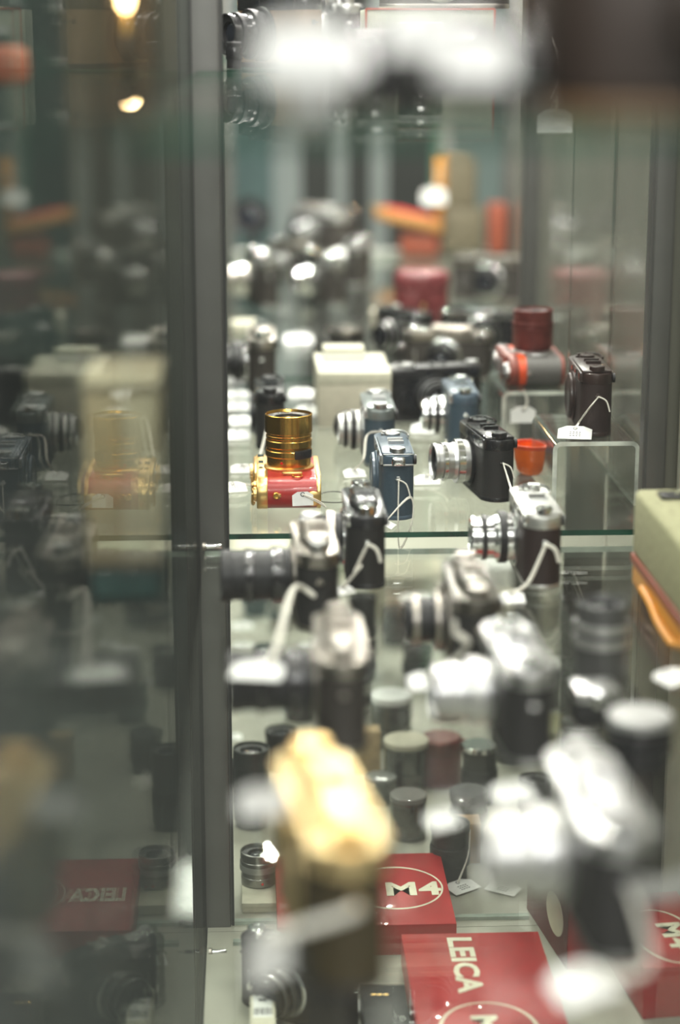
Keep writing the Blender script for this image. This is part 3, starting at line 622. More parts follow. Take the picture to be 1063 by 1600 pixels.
n4 = make_camera('rangefinder_camera', 'black camera with nickel dials and a looped thick white string', LEA, mat('dark_nickel', (.16, .15, .13), .3, .8, 60, 0, .2), CHROMEO, 'collapsed', BLKM, CHROMEO, loc=stand(748, 1072, ZB), style='screw', group=gn, knob=CHROMEO)
A = lug(n4)+Vector((-.004, -.008, 0)); q = P(664, 1062, ZB)
price_tag('bright white tag left of the string-looped black camera', (q.x, q.y-.02, ZB+.001), rz=4, attach=A+Vector((-.018, -.006, .014)), size=.85, marks=False, stringr=.0021, mids=[Vector((q.x+.018, q.y-.010, ZB+.016)), Vector((A.x-.008, A.y-.006, A.z-.006)), Vector((A.x-.018, A.y-.006, A.z+.004))], tail=False)
n5 = make_camera('rangefinder_camera', 'chrome camera with a shining chrome lens left of the standing grey lens', LEA, CHROME, CHROMEB, 'normal', CHROME, SILV, loc=stand(832, 1200, ZB, 3), rot=(0, 0, -87), style='m', group=gn, knob=CHROMEB)
n6 = make_camera('rangefinder_camera', 'aged nickel topped camera directly behind the blurred gold camera, black lens', LEAW, CHROMEO, CHROMEO, 'long', BLKM, BLK, loc=stand(538, 1182, ZB), rot=(0, 0, -90), style='screw', group=gn, knob=CHROMEO)
def standing_lens(label, px, py, wpx, ptop, z, fr, m, rm=None, group=None, name='standing_lens', cat='lens', glass=True, cap=None, rf=None, dot=False):
    p = P(px, py, z); Zc = p.y*math.cos(PITCH)+(CAMP.z-z)*math.sin(PITCH); r = wpx/2/F*Zc; yy = p.y+r
    h = D(px, ptop, yy).z-z
    t = thing(name, label, cat, (p.x, yy, z+.0003), (0, 0, random.uniform(0, 6)), group)
    tot = sum(f[1] for f in fr); steps = [(f[0]*r*1000, f[1]/tot*h*1000, f[2]) for f in fr]
    lens_parts(t, steps, m, rm, glass=glass, dot=dot, r_front=(rf*r*1000 if rf else None))
    if cap: lat('front_cap', [(r*.9, h-.003), (r*1.0, h-.002), (r*1.0, h+.0035), (r*.96, h+.0045), (0, h+.0045)], cap, t, 40)
    return t
standing_lens('tall grey lens with silver rings standing in front of the olive case', 945, 1090, 88, 940, ZB, [(.95, 4.2, 's'), (.97, .3, 'g'), (1.03, 1, 'k'), (.95, .5, 'g'), (1.03, 1, 'k'), (.92, .5, 'g'), (.92, 1.3, 's')], mat('grey_lens_metal', (.16, .16, .16), .4, .6, 50, 0, .1), SILV)
standing_lens('short black lens with a pale silver cap at the right edge', 1008, 1215, 104, 1124, ZB, [(.85, 2, 's'), (1.0, 3, 'k'), (.9, 1.5, 's')], BLKM, BLK, cap=mat('pale_silver', (.6, .6, .6), .35, .7, 40, 0, .1))
p = P(935, 1142, ZB)
vf = thing('viewfinder', 'small black accessory finder with silver top before the tall grey lens', 'viewfinder', (p.x, p.y+.02, ZB+.0003), (0, 0, R(4)))
box('finder_body', -.017, .017, -.016, .016, 0, .024, BLKM, vf, .003); box('finder_top', -.0175, .0175, -.0165, .0165, .020, .031, CHROME, vf, .003)
lat('finder_window', [(.007, 0), (.007, .002), (.005, .003), (0, .001)], CHROMEB, vf, 20, loc=(0, -.0165, .024), rot=(R(90), 0, 0))
n9 = make_camera('rangefinder_camera', 'largest blurred chrome camera at lower right above red cartons', LEA, CHROME, CHROME, 'normal', SILV, CHROME, loc=stand(972, 1505, ZB, 3), rot=(0, 0, -87), style='screw', group=gn, knob=CHROME, scale=1.1)
A = lug(n9); q = P(925, 1556, ZB)
price_tag('big blurred white tag lying below the largest chrome camera, over red cartons', (q.x-.006, q.y+.002, ZB+.001), rz=28, attach=A, size=1.05, marks=False, stringr=.0018, tail=False, mids=[Vector((q.x+.03, q.y, ZB+.015))])
q = P(1000, 1375, ZB)
bm = new_bm(); pts = spline([A+Vector((.0, -.003, .002)), A+Vector((.02, -.01, .004)), A+Vector((.055, -.004, .012)), Vector((XR-.04, A.y+.05, ZB+.04)), Vector((XR-.03, A.y+.09, ZB+.004))], 8)
for off in (0,):
    prev = None
    for q_ in pts:
        c = [bm.verts.new(q_+Vector((0, dy, dz))) for dy, dz in ((0, .006), (.0015, .006), (.0015, -.006), (0, -.006))]
        if prev:
            for k in range(4): bm.faces.new((prev[k], prev[(k+1) % 4], c[(k+1) % 4], c[k]))
        prev = c
tagp(finish('neck_strap', bm, mat('pale_grey_strap_leather', (.36, .36, .34), .6, 0, 300, .4, .1)), 'pale grey leather strap running from the largest chrome camera to the right', 'strap')
# blurred gold camera close to us
n10 = make_camera('rangefinder_camera', 'big blurred gold camera with dark leather in the foreground', mat('dark_olive_leather', (.045, .032, .010), .55, 0, 800, .7, .3), GOLDP, GOLDP, None, GOLDP, GOLDP, loc=stand(556, 1560, ZB, 8, .083), rot=(0, 0, -82), style='screw', knob=GOLDM, base=BLKM, scale=1.2)
A = lug(n10)
p = D(409, 1252, n10.location.y-.02)
price_tag('bright white tag hanging at the left side of the foreground gold camera', (p.x, p.y, p.z), rz=6, tilt=82, attach=Vector((n10.location.x-.028, n10.location.y+.02, ZB+.088)), size=.72, marks=False, tail=False, stringr=.001)
p = D(428, 1490, A.y-.012)
price_tag('pale tag hanging at the left of the foreground gold camera', (p.x-.002, p.y+.0, p.z), rz=58, tilt=84, roll=8, attach=A, size=1.15, marks=False, tail=False, stringr=.003, mids=[A+Vector((-.012, -.006, -.002))])
# olive case with orange tray
a = P(986, 912, ZB); yN = a.y-.30; x0 = a.x
ol = thing('camera_case', 'olive suede case with orange leather base and strap at the right edge', 'case', (x0, yN, ZB+.0003))
Lc = .30; Wc = XN-.004-x0
box('case_upper', 0, Wc, 0, Lc, .030, .094, OLIVE, ol, .006, 3)
box('case_rim', -.0012, Wc, -.001, Lc+.001, .022, .031, REDB, ol, .0012)
box('case_base', .0008, Wc, 0, Lc, 0, .023, ORLEA, ol, .003)
bm = new_bm(); tube(bm, spline([(-.002, y, z) for y, z in ((.24, .012), (.20, .010), (.16, .003), (.10, .002), (.07, .010), (.05, .016))], 6), .0035, 8); finish('orange_strap', bm, ORLEA, ol)
box('black_top_strap', Wc*.15, Wc, Lc-.05, Lc-.028, .094, .098, BLK, ol, .001)
lat('strap_buckle', [(.005, 0), (.005, .002), (0, .003)], CHROMEB, ol, 16, loc=(Wc*.3, Lc-.04, .098))
q = P(1052, 1066, ZB); price_tag('white tag at the right edge below the orange leather base', (q.x, q.y, ZB+.0045), rz=40, tilt=10, size=1.0, marks=False)
# extra small tags on the near shelf
for px, py, s, rz, l in [(800, 1250, .8, 20, 'round-looking blurred white tag left of the largest chrome camera'), (690, 1290, .62, 30, 'faint blurred tag above the second red carton')]:
    q = P(px, py, ZB); price_tag(l, (q.x, q.y, ZB+.001), rz=rz, size=s, marks=False)
# ---------------------------------------------------------------- upper shelf
p = P(690, 170, ZA)
a1 = make_camera('rangefinder_camera', 'blurred black camera lying on its back on the near upper shelf', LEA, BLK, CHROME, None, loc=(0, 0, 0), rot=(0, 0, 0), cap=BLKM, knob=CHROME)
a1.rotation_euler = Matrix(((0, 0, -1), (1, 0, 0), (0, -1, 0))).to_euler(); a1.location = (.122, .925, ZA+.0215)
standing_lens('blurred bright silver lens standing on the near upper shelf', 488, 186, 96, 48, ZA, [(.9, 2, 's'), (1, 3, 'k'), (.95, 1, 's')], mat('pale_satin_silver', (.74, .74, .74), .35, .25, 40, 0, .06), CHROME, cap=CHROMEB)
for px, py, s, l in [(478, 66, 1.05, 'white card standing in for a bright highlight before the silver lens on the upper shelf'), (648, 36, .72, 'white card standing in for a highlight on the near upper shelf camera, higher of two'), (742, 78, .82, 'white card standing in for a highlight on the near upper shelf camera, lower of two')]:  # white cards added in place of blurred specular highlights
    q = D(px, py, .838); price_tag(l, (q.x, q.y, q.z-.003), rz=-8, tilt=78, size=s, marks=False, tail=False, attach=Vector((q.x+.004, .850, q.z-.006)), mids=[Vector((q.x+.003, .844, q.z+.008))])
for px, py, w, pt, l in [(590, 120, 66, 50, 'low round lens with a white cap as its highlight on the near upper shelf, left of two'), (660, 112, 70, 40, 'low round lens with a white cap as its highlight on the near upper shelf, right of two')]:
    standing_lens(l, px, py, w, pt, ZA, [(.95, 2, 's'), (1, 3, 'k')], CHROMEB, CHROMEB, cap=WHITE)  # white cap colour stands in for the glint on chrome
bc = thing('ever_ready_case', 'big dark brown leather camera case at the top right corner', 'case', (.225, .93, ZA+.0003), (0, 0, R(-6)))
bm = new_bm(); prism(bm, stadium(.090, .034, 8, .9), .006, .082, .006, 3); finish('case_body', bm, DBR, bc)
bm = new_bm(); prism(bm, stadium(.0905, .0345, 8, .9), 0, .0065, .002); finish('case_base', bm, mat('brown_case_base', (.14, .075, .03), .5, 0, 300, .4, .3), bc)
lat('lens_cup', [(.036, 0), (.034, .03), (.030, .04), (.024, .042), (0, .042)], DBR, bc, 40, loc=(0, -.032, .045), rot=(R(90), 0, 0))
lat('cup_button', [(.006, 0), (.006, .001), (0, .003)], CHROMEO, bc, 20, loc=(.0, -.0745, .045), rot=(R(90), 0, 0))
# sharp things at the far end of the upper shelf
c = make_camera('rangefinder_camera', 'tan-bodied dark camera beside the post on the upper shelf', mat('tan_grain_leather', (.24, .15, .085), .55, 0, 700, .6, .2), BLK, BLK, 'normal', BLK, BLKM, loc=(.034, 2.16, ZA+.0003), rot=(0, 0, -60), knob=BLK)
standing_lens('small black lens beside the post on the upper shelf', 366, 108, 26, 66, ZA, [(.9, 2, 's'), (1, 3, 'k'), (.9, 1, 's')], BLKM, BLK)
xa = D(572, 60, 2.10).x; xb = D(773, 60, 2.10).x
cb = carton('pale_carton', 'pale green box with thin red edges on the upper shelf', xa, xb, 2.10, 2.22, ZA+.0003, D(600, 14, 2.10).z, PALEG)
h = D(600, 14, 2.10).z-ZA; w2 = (xb-xa)/2
bm = new_bm()
for s in (-1, 1): bx(bm, s*w2-.0009, s*w2+.0009, -.0609, -.0591, 0, h)
bx(bm, -w2, w2, -.0609, -.0591, h-.0009, h+.0009); o = finish('edge_piping', bm, mat('red_edge_tape', (.5, .09, .05), .5), cb, smooth=False); o['label'] = 'thin red edge tape'
make_camera('rangefinder_camera', 'black and chrome camera lying on the pale green box', LEAW, CHROMEO, CHROMEB, 'compact', BLK, CHROME, loc=((xa+xb)/2+.02, 2.16, ZA+h+.001), rot=(0, 0, 0), knob=CHROMEB, style='screw')
ftop = 'blurred cameras on the far upper shelf'
for x, y, rz, tm, st, l in [(.03, 2.55, -70, BLK, 'm', 'black camera second from the post on the upper shelf'), (.12, 2.7, -80, CHROME, 'screw', 'chrome camera behind the pale green box'), (.02, 3.1, -90, BLK, 'screw', 'black camera far along the upper shelf beside the front glass'),
                            (.25, 3.0, -60, BLK, 'm', 'black camera far along the upper shelf in its middle'), (.16, 3.6, -90, BLK, 'm', 'black camera farthest along the upper shelf')]:
    make_camera('rangefinder_camera', l, LEAW, tm, CHROME, 'compact', tm, BLKM, loc=(x, y, ZA+.0003), rot=(0, 0, rz), style=st, group=ftop)
bz = thing('leather_case', 'dark leather case behind the big brown case on the upper shelf', 'case', (.335, 2.12, ZA+.0003))
box('case_body', -.045, .045, -.03, .03, 0, .09, DBR, bz, .01, 3); lat('snap_button', [(.004, 0), (.004, .001), (0, .002)], CHROME, bz, 12, loc=(0, -.03, .05), rot=(R(90), 0, 0))
p = D(868, 190, 2.022)
price_tag('pale tag hanging through the gap below the upper shelf at right', (p.x, 2.025, p.z), rz=2, tilt=90, size=.95, roll=0, attach=(p.x+.004, 2.085, ZA+.03), tail=False, marks=False, mids=[(p.x+.002, 2.03, ZA+.004)])
# ---------------------------------------------------------------- bottom deck
def m4_box(label, cx, cy, w, l, h, rz, z0, word, number, oval):
    """word and number: (x, y, size, stretch); oval: (x, y, half width, half height), on the lid"""
    t = thing('camera_carton', label, 'box', (cx, cy, z0), (0, 0, R(rz)))
    bm = new_bm(); bx(bm, -w/2, w/2, -l/2, l/2, .002, h, .0006); bx(bm, -w/2+.001, w/2-.001, -l/2+.001, l/2-.001, 0, .003); finish('box_body', bm, BOXR, t)
    ztp = h+.0002; N = 72; ex, ey, ew, el = oval
    bm = new_bm()
    a = [bm.verts.new((ex+ew*math.cos(2*math.pi*i/N), ey+el*math.sin(2*math.pi*i/N), ztp)) for i in range(N)]; b = [bm.verts.new((ex+(ew-.002)*math.cos(2*math.pi*i/N), ey+(el-.0035)*math.sin(2*math.pi*i/N), ztp)) for i in range(N)]
    for i in range(N): bm.faces.new((a[i], a[(i+1) % N], b[(i+1) % N], b[i]))
    finish('oval_emblem', bm, IVORY, t, smooth=False)
    if word: txt('lettering', 'LEICA', word[2], IVORY, t, (word[0], word[1], ztp+.0002), (0, 0, 0), thick=.0001, bold=.035, sx=word[3], spacing=1.02)
    txt('lettering', 'M4', number[2], IVORY, t, (number[0], number[1], ztp+.0002), (0, 0, 0), thick=.0001, bold=.035, sx=number[3], spacing=1.08)
    return t
HB = .035
a = P(430, 1337, ZC+HB); b = P(689, 1337, ZC+HB); c = P(716, 1443, ZC+HB)
W1 = b.x-a.x; L1 = a.y-c.y
m4_box('flat red carton lettered M4, far one behind the blurred gold camera', (a.x+b.x)/2, (a.y+c.y)/2, W1, L1, HB, 0, ZC, (-.053, -.006, .046, .5), (.055, -.006, .046, 1.02), (.036, 0, .053, .056))
a = P(627, 1458, ZC+HB); b = P(841, 1455, ZC+HB)
W2 = b.x-a.x
m4_box('flat red carton with LEICA reading downwards, nearest at bottom centre', (a.x+b.x)/2, a.y-.135, .265, W2, HB, -90, ZC, (-.062, -.014, .034, 1.35), (.075, -.008, .034, 1.3), (.075, -.004, .055, .048))
q = P(1010, 1560, ZC)
m4_box('red carton reading M4 at the lower right corner', .415, q.y+.045, .17, .088, .055, -84, ZC, None, (.018, .008, .034, 1.35), (.018, .0, .062, .034))
sd = thing('camera_carton', 'red carton standing on edge with a pale oval on its dark side, lower right', 'box', (.330, P(905, 1500, ZC).y+.055, ZC+.0003), (0, 0, R(8)))
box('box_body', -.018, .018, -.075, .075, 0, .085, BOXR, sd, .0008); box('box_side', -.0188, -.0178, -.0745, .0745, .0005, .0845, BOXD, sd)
bm = new_bm(); prism(bm, [(.022*math.cos(i*math.pi/18), .030*math.sin(i*math.pi/18)) for i in range(36)], 0, .0004); finish('oval_emblem', bm, IVORY, sd, smooth=False, loc=(-.0189, -.03, .042), rot=(0, R(-90), 0))
gl_ = 'lenses standing on the bottom deck'
# cream base box and small silver lens
a = P(378, 1412, ZC+.012); b = P(434, 1412, ZC+.012)
carton('cream_carton', 'flat cream box under the small silver lens at lower left', a.x, b.x+.01, a.y, a.y+.085, ZC+.0003, ZC+.012, CREAM, lid=CREAM, lidh=.006)
standing_lens('small silver lens with black scale and red dot, on the flat cream box', 405, 1390, 60, 1328, ZC+.0122, [(.94, 2.2, 's'), (.92, 1.2, 's'), (1.0, 1.8, 'k'), (.99, 1.0, 's'), (.9, .5, 'g'), (.96, 1.6, 's')], mat('brushed_grey_alloy', (.36, .355, .34), .3, .9, 60, 0, .1), SILV, group=gl_, dot=250)
standing_lens('tall black lens with chrome front ring beside the post at lower left', 394, 1300, 58, 1168, ZC, [(.9, 1, 's'), (.97, 2, 's'), (1, 2.6, 'k'), (.96, 3, 's'), (1.0, 2.4, 's')], mat('grey_black_metal', (.06, .065, .065), .35, .3, 40, 0, .2), BLKM, group=gl_, dot=250)
def jar(label, px, py, w, ptop, z, inner, lid, group='clear jars on the bottom deck'):
    p = P(px, py, z); Zc = p.y*math.cos(PITCH)+(CAMP.z-z)*math.sin(PITCH); r = w/2/F*Zc; yy = p.y+r; h = D(px, ptop, yy).z-z
    t = thing('lens_jar', label, 'jar', (p.x, yy, z+.0003), (0, 0, 0), group)
    lat('clear_wall', [(0, 0), (r, 0), (r, h*.92), (r*.95, h*.92), (r*.95, .002), (0, .002)], ACR, t, 40)
    lat('lid', [(r*.94, h*.88), (r*1.02, h*.88), (r*1.02, h*.98), (r*.96, h), (0, h)], lid, t, 40)
    if inner:
        lat('lens_inside', [(0, .003), (r*.7, .003), (r*.75, h*.3), (r*.65, h*.32), (r*.8, h*.5), (r*.8, h*.75), (0, h*.76)], inner, t, 32)
    return t
jar('clear jar with a white lid right of the nickel topped camera', 613, 1175, 66, 1084, ZC, SILV, WHITE)
jar('clear jar with a beige lid in front of the white-lidded jar', 637, 1240, 70, 1154, ZC, MAROON, BEIGE)
jar('low clear jar holding a maroon lens above the far red carton', 640, 1318, 58, 1240, ZC, MAROON, mat('clear_grey_plastic', (.2, .2, .19), .15, 0, 30, 0, .1))
jar('empty clear jar beside the blurred gold camera', 596, 1262, 50, 1212, ZC, None, mat('clear_grey_plastic', (.2, .2, .19), .15, 0, 30, 0, .1))
cc = [('black lens with bright chrome cap left of the chrome camera', 752, 1262, 58, 1168, BLKM, CHROMEB), ('black tapered lens right of the far red carton', 706, 1385, 64, 1285, BLKM, None),
      ('black lens standing behind a folded tag, right of the tapered lens', 795, 1378, 64, 1290, BLK, None), ('tall black lens with silver rings under the string-hung black camera', 568, 1066, 46, 930, BLKM, None),
      ('lens with white cap seen under the far middle shelf', 655, 1000, 58, 938, SILV, WHITE), ('black lens with glossy cap above the tapered lens', 735, 1320, 62, 1240, BLK, BLK),
      ('black lens with chrome rim left of the jars', 522, 1110, 54, 1040, BLKM, CHROME), ('dark lens with silver cap beneath the chrome lensed camera', 700, 1125, 50, 1060, BLKM, SILV),
      ('black lens far under the tall grey lens', 858, 1110, 50, 1040, BLKM, SILV), ('black lens far below the acrylic riser', 850, 1030, 46, 950, BLK, None),
      ('dark lens beneath the olive case', 930, 1262, 56, 1170, BLKM, None), ('short black lens behind the upright red carton', 880, 1395, 60, 1330, BLK, CHROME)]
for l, px, py, w2, pt, m2, cp in cc:
    standing_lens(l, px, py, w2, pt, ZC, [(.85, 2, 's'), (1.0, 2.4, 'k'), (.92, 1.6, 's'), (.97, 1, 's')], m2, BLKM, cap=cp, group=gl_)
more = [('black lens by the front glass in the farthest row of the deck', 400, 965, 44, 905, BLKM, None), ('silver lens in the far row right of the cream box on the deck', 440, 985, 40, 935, CHROMEO, None),
 ('black lens with silver cap in the far row below the grey-topped camera', 475, 975, 42, 905, BLK, CHROMEB), ('dark lens between the white-capped lens and beige box', 618, 1010, 44, 950, BLK, None),
 ('black lens right of the white-capped lens under the middle shelf', 700, 1015, 46, 945, BLKM, CHROME), ('silver lens beside the far white box on the deck', 738, 985, 40, 935, CHROMEO, BLKM),
 ('black lens behind the white-lidded jar', 655, 1075, 50, 1010, BLK, None), ('grey lens left of the white-lidded jar', 560, 1120, 48, 1060, SILV, BLK),
 ('black lens in the middle row beside the front glass', 420, 1075, 46, 1015, BLK, CHROMEB), ('black lens with nickel cap behind the foreground gold camera', 470, 1130, 52, 1060, BLKM, CHROMEO),
 ('dark lens hidden left of the foreground gold camera', 440, 1210, 52, 1140, BLKM, None), ('black lens right of the maroon round case', 800, 1195, 52, 1125, BLK, CHROME),
 ('black lens under the chrome camera with shining lens', 840, 1290, 56, 1215, BLKM, None), ('silver-capped dark lens below the standing grey lens', 905, 1200, 50, 1130, BLK, SILV),
 ('squat black lens at the back panel of the deck', 905, 1122, 40, 1080, BLKM, CHROME), ('black lens beside the beige box near the back panel', 800, 1060, 46, 1000, BLK, None), ('black lens at left before the tall chrome-ringed one', 372, 1235, 40, 1190, BLKM, None)]
for l, px, py, w2, pt, m2, cp in more:
    standing_lens(l, px, py, w2, pt, ZC, [(.85, 2, 's'), (1.0, 2.4, 'k'), (.92, 1.6, 's'), (.97, 1, 's')], m2, BLKM, cap=cp, group=gl_)
p = P(692, 1235, ZC)
rc_ = thing('round_lens_case', 'round maroon leather lens case with looped strap behind the black lenses', 'case', (p.x, p.y+.03, ZC+.0003))
lat('case_body', [(0, 0), (.026, 0), (.027, .004), (.027, .045), (0, .045)], CASEM, rc_, 36); lat('case_lid', [(.0278, .042), (.0282, .046), (.0278, .060), (.024, .063), (0, .063)], MAROON, rc_, 36)
bm = new_bm(); tube(bm, spline([(.02, -.02, .062), (.03, -.03, .066), (.034, -.034, .045), (.03, -.034, .02), (.034, -.02, .002)], 5), .002, 8); finish('looped_strap', bm, CASEM, rc_)
p = P(742, 1372, ZC)
kc = box('kraft_box', p.x-.018, p.x+.012, p.y+.04, p.y+.07, ZC+.0003, ZC+.05, mat('kraft_card', (.36, .22, .11), .7, 0, 60, .1, .12), None, .001); tagp(kc, 'small brown kraft box between two black lenses, lower centre', 'box')
p = P(578, 1225, ZC)
kb = box('kraft_box', p.x-.02, p.x+.016, p.y+.03, p.y+.06, ZC+.0003, ZC+.06, mat('light_kraft_card', (.50, .36, .2), .7, 0, 60, .1, .12), None, .001); tagp(kb, 'light brown kraft box left of the jars', 'box')
for px, py, w2, l2, h2, m2, lb in [(640, 965, .125, .12, .07, BEIGE, 'large beige box far back on the bottom deck'), (410, 915, .10, .12, .06, CREAM, 'cream box far back on the bottom deck beside the front glass'), (760, 930, .1, .1, .05, WHITE, 'white box far back on bottom deck in its middle'),
                                   (860, 935, .08, .1, .06, CREAM, 'cream box far back on the bottom deck near the rear panel'), (505, 900, .09, .1, .05, PALEG, 'pale green box far back on the bottom deck'), (858, 1190, .06, .08, .04, mat('olive_card', (.42, .40, .22), .7, 0, 60, .1, .1), 'olive card box under the chrome cameras'),
                                   (800, 985, .08, .07, .05, BEIGE, 'beige box on the bottom deck below the chrome topped camera')]:
    q = P(px, py, ZC); carton('carton', lb, q.x-w2/2, q.x+w2/2, q.y, q.y+l2, ZC+.0003, ZC+h2, m2, lid=m2, lidh=.02)
tg = [(512, 1000, .9, 'white tag on the far deck left of the tall silver-ringed lens'), (430, 1035, .9, 'white tag on the deck behind the middle-row lens by the glass'), (742, 1030, .9, 'white tag on the far deck below the chrome topped camera'), (668, 1210, .8, 'white tag on the deck in front of the maroon round case'), (838, 1060, .9, 'white tag on the deck behind the standing grey lens'), (378, 977, 1.0, 'white tag on the bottom deck by the front glass, farthest of four'), (380, 1008, .9, 'white tag on the bottom deck by the front glass, second of four'), (486, 1010, 1.0, 'white tag on the bottom deck left of the nickel topped camera'),
      (374, 1080, .8, 'white tag on the bottom deck by the front glass, third of four'), (458, 1060, .85, 'white tag beside the big bright tag at left'), (362, 1150, .8, 'white tag on the bottom deck by the front glass, nearest of four'),
      (548, 960, 1.0, 'white tag on the bottom deck beneath the string-hung black camera'), (572, 1140, .6, 'white tag on the deck left of the white-lidded jar'), (682, 1145, .6, 'white tag on the deck right of the white-lidded jar'),
      (598, 1222, .6, 'white tag on the deck beside the beige-lidded jar'), (625, 1000, 1.0, 'white tag on the deck left of the white-capped lens'), (745, 1242, .75, 'white tag before the black lens with bright chrome cap')]
for px, py, s, l in tg:
    q = P(px, py, ZC+.004); price_tag(l, (q.x, q.y, ZC+.003 if py != 1242 else ZC+.003), rz=random.uniform(-25, 25), tilt=12, size=s*.95)
q = P(722, 1390, ZC); price_tag('white tag with print lying right of the far red carton', (q.x, q.y, ZC+.004), rz=35, tilt=8, size=1.0, attach=(q.x+.012, q.y+.03, ZC+.06), tail=False)
q = P(788, 1392, ZC); price_tag('white tag with print below the lens right of the tapered lens', (q.x, q.y, ZC+.004), rz=-35, tilt=8, size=1.0)
# near part of the deck
q = P(408, 1498, ZC+.01)
price_tag('folded white tag at lower left beside the front glass', (q.x, q.y, ZC+.012), rz=-30, tilt=35, size=.95, attach=(q.x+.02, q.y+.035, ZC+.018), tail=False)
a = P(390, 1600, ZC+.03); b = P(432, 1600, ZC+.03)
lb = carton('labelled_carton', 'upright cream box with a printed white label at bottom left', a.x, b.x, a.y-.02, D(400, 1524, a.y+.07).y, ZC+.0003, ZC+.034, CREAM)
box('paper_label', -(b.x-a.x)*.36, (b.x-a.x)*.36, -.02, .028, .0338, .0342, WHITE, lb)
bm = new_bm()
for k in range(11): bx(bm, -.009+k*.0017, -.009+k*.0017+(.0011 if k % 3 else .0006), -.016, -.002, .0342, .0344)
bx(bm, -.004, .004, .012, .016, .0342, .0344); finish('printed_barcode', bm, INK, lb, smooth=False)
q = P(470, 1625, ZC)
make_camera('rangefinder_camera', 'small black camera with chrome knobs at the bottom edge beside labelled box', LEAW, BLK, CHROMEB, 'compact', BLK, CHROME, loc=(q.x, q.y+.05, ZC+.0003), rot=(0, 0, -40), style='screw', knob=CHROMEB)
q = P(545, 1583, ZC); price_tag('white tag lying at the bottom edge below foreground gold camera', (q.x, q.y, ZC+.006), rz=60, tilt=6, size=1.0)
q = P(607, 1640, ZC)
pb = carton('black_carton', 'black box with a gold printed mark and white sticker at the bottom centre', q.x-.024, q.x+.022, q.y-.02, q.y+.075, ZC+.0003, ZC+.03, mat('black_card', (.02, .02, .02), .5, 0, 60, .05, .1))
bm = new_bm()
for k in range(3): bx(bm, -.012+k*.006, -.012+k*.006+.0045, .024, .0265, .0298, .0303)
finish('gold_print', bm, GOLDM, pb, smooth=False)
# glass shelf pins on the front post
for i, (px, py, y, l) in enumerate([(364, 853, 1.975, 'metal shelf pin on the grey post just under the middle shelf'), (372, 812, 2.055, 'metal shelf pin on the grey post above the middle shelf edge'), (366, 1487, 1.94, 'bent metal clip on the front glass at lower left'), (368, 1408, 2.06, 'small metal clip beside the flat cream box')]):
    p = D(px, py, y)
    t = thing('shelf_pin', l, 'bracket', (XL+.004, y, p.z), (0, R(90), 0))
    lat('pin', [(0, 0), (.0028, 0), (.0028, .018), (.0022, .0195), (0, .0195)], CHROMEB, t, 16)
    lat('collar', [(.0045, 0), (.0045, .003), (.0028, .004)], CHROMEO, t, 16)
# ---------------------------------------------------------------- the shop beyond the glass
def ob(name, lab, cat, *a, **k): return tagp(box(name, *a, **k), lab, cat)
# light oak cabinet seen through the front glass
yk = 5.0
a = D(128, 600, yk); b = D(252, 890, yk)
ck = thing('oak_cabinet', 'light oak cupboard seen through the front glass at left', 'cabinet', ((a.x+b.x)/2, yk+.2, b.z))
w_, h_ = (b.x-a.x)/2, a.z-b.z
box('carcass', -w_, w_, -.18, .2, 0, h_, WOOD, ck, .003)
box('top_board', -w_-.004, w_+.004, -.2, .2, h_-.012, h_+.004, WOODL, ck, .002)
for s, mt in ((-1, WOOD), (1, WOODL)):
    d_ = box('door', -w_*.48, w_*.48, -.012, 0, .02, h_-.03, mt, ck, .002, loc=(s*w_*.5, -.18, 0))
    box('door_panel', -w_*.3, w_*.3, -.014, -.010, .06, h_-.07, WOODL if s > 0 else WOOD, d_, .001)
lg = box('plinth_block', -w_*.9, w_*.9, -.16, .18, -b.z+.0005, 0, mat('teal_painted_board', (.09, .17, .17), .6, 0, 20, .05, .1), ck, .002)
# teal curtain panel
y = 6.0
a = D(150, 100, y); b = D(235, 100, y)
cu = thing('teal_curtain', 'teal fabric curtain hanging in the dark shop beyond the front glass', 'curtain', ((a.x+b.x)/2, y, .02))
N = 24; wq = (b.x-a.x)
for k in range(4):
    bm = new_bm(); pts = []
    for i in range(9):
        u = i/8; pts.append((-wq/2+wq*(k+u)/4, .03*math.sin(u*math.pi*2)))
    back = [(x, yv+.006) for x, yv in pts[::-1]]; prism(bm, pts+back, 0, 2.3); finish('fold', bm, TEAL, cu)
box('curtain_rail', -wq/2-.03, wq/2+.03, -.01, .01, 2.3, 2.33, ALU, cu)
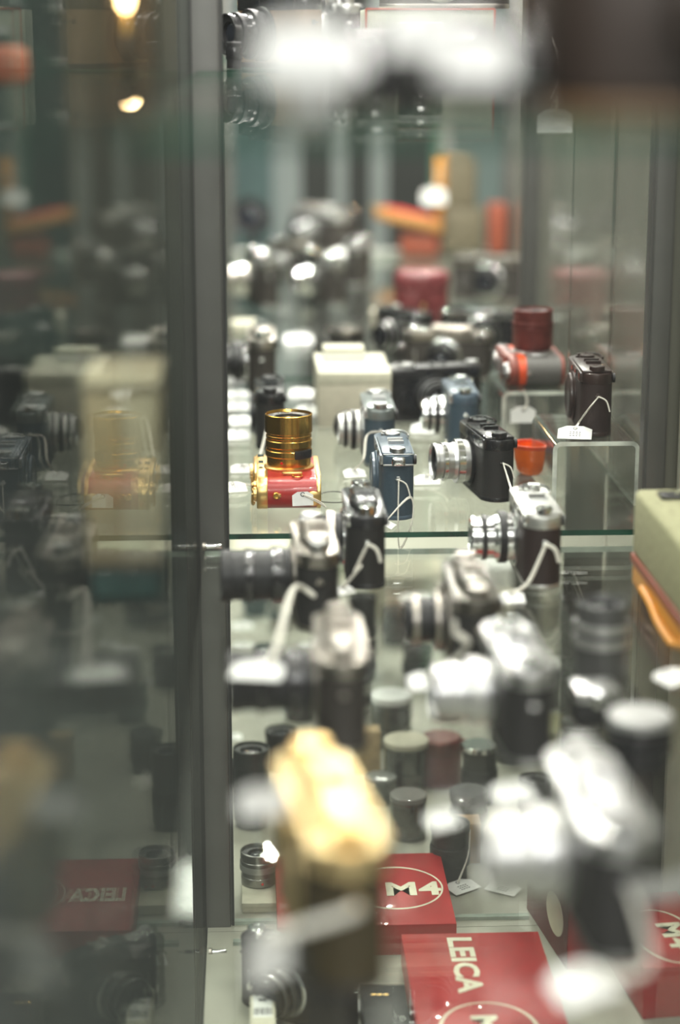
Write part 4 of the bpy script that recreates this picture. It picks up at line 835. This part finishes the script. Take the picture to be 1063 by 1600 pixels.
# wall lamp
y = 5.6; p = D(196, -6, y)
wl = thing('wall_lamp', 'small glowing wall lamp at the top left', 'lamp', (p.x, y, p.z-.10))
lat('bulb', [(0, .06), (.010, .065), (.018, .08), (.020, .105), (.014, .125), (0, .135)], LAMPM, wl, 24)
lat('stem', [(.016, 0), (.016, .06), (.01, .062)], GOLDM, wl, 16); bm = new_bm(); tube(bm, spline([(0, 0, .0), (0, .01, -.08), (.0, .08, -.12), (0, .2, -.10)], 6), .009, 8); finish('arm', bm, CHROMEO, wl)
lb_ = bpy.data.lights.new('wall_lamp_light', 'POINT'); lb_.energy = 3; lb_.color = (1, .65, .35); lb_.shadow_soft_size = .03
lo_ = bpy.data.objects.new('wall_lamp_light', lb_); COL.objects.link(lo_); lo_.location = (p.x, y-.12, p.z)
lp = struct(box('pillar', D(100, 0, 5.9).x, D(300, 0, 5.9).x, 5.82, 5.9, 0, 3.0, WALLD))
lp2 = struct(box('wall_lamp_board', p.x-.06, p.x+.06, 5.79, 5.82, p.z-.35, p.z+.2, mat('dark_brown_board', (.07, .05, .03), .6, 0, 20, .1, .2)))
ob('leather_satchel', 'tan leather bag hanging in the shop at the far left', 'bag', D(-30, 60, 4).x, D(36, 60, 4).x, 4, 4.12, D(0, 135, 4).z, D(0, 72, 4).z, REDB, None, .02, 3)
# beyond the far end of the showcase
y = 6.4
def panel(n, x0, x1, z0, z1, m, yy=y): return struct(box(n, x0, x1, yy, yy+.05, z0, z1, m))
xs = lambda px: D(px, 200, y).x
panel('wall_panel', xs(355), xs(425), 0, 3, TEAL); panel('wall_panel', xs(425), xs(470), 0, 3, mat('pale_teal_paint', (.36, .42, .40), .6, 0, 5, .05, .06))
panel('wall_panel', xs(470), xs(520), 0, 3, WALLD); panel('wall_panel', xs(520), xs(542), 0, 3, mat('pale_teal_paint', (.36, .42, .40), .6)); panel('wall_panel', xs(542), xs(580), 0, 3, WALLD)
panel('wall_panel', xs(580), xs(606), 0, 3, mat('pale_teal_paint', (.36, .42, .40), .6)); panel('wall_panel', xs(606), xs(676), 0, 3, WALLD); panel('wall_panel', xs(676), xs(690), 0, 3, mat('green_tint_glass', (.15, .32, .22), .3, 0, 9, 0, .1))
panel('wall_panel', xs(690), xs(705), 0, 3, WHTP); panel('wall_panel', xs(705), xs(790), 0, 3, WALLT)
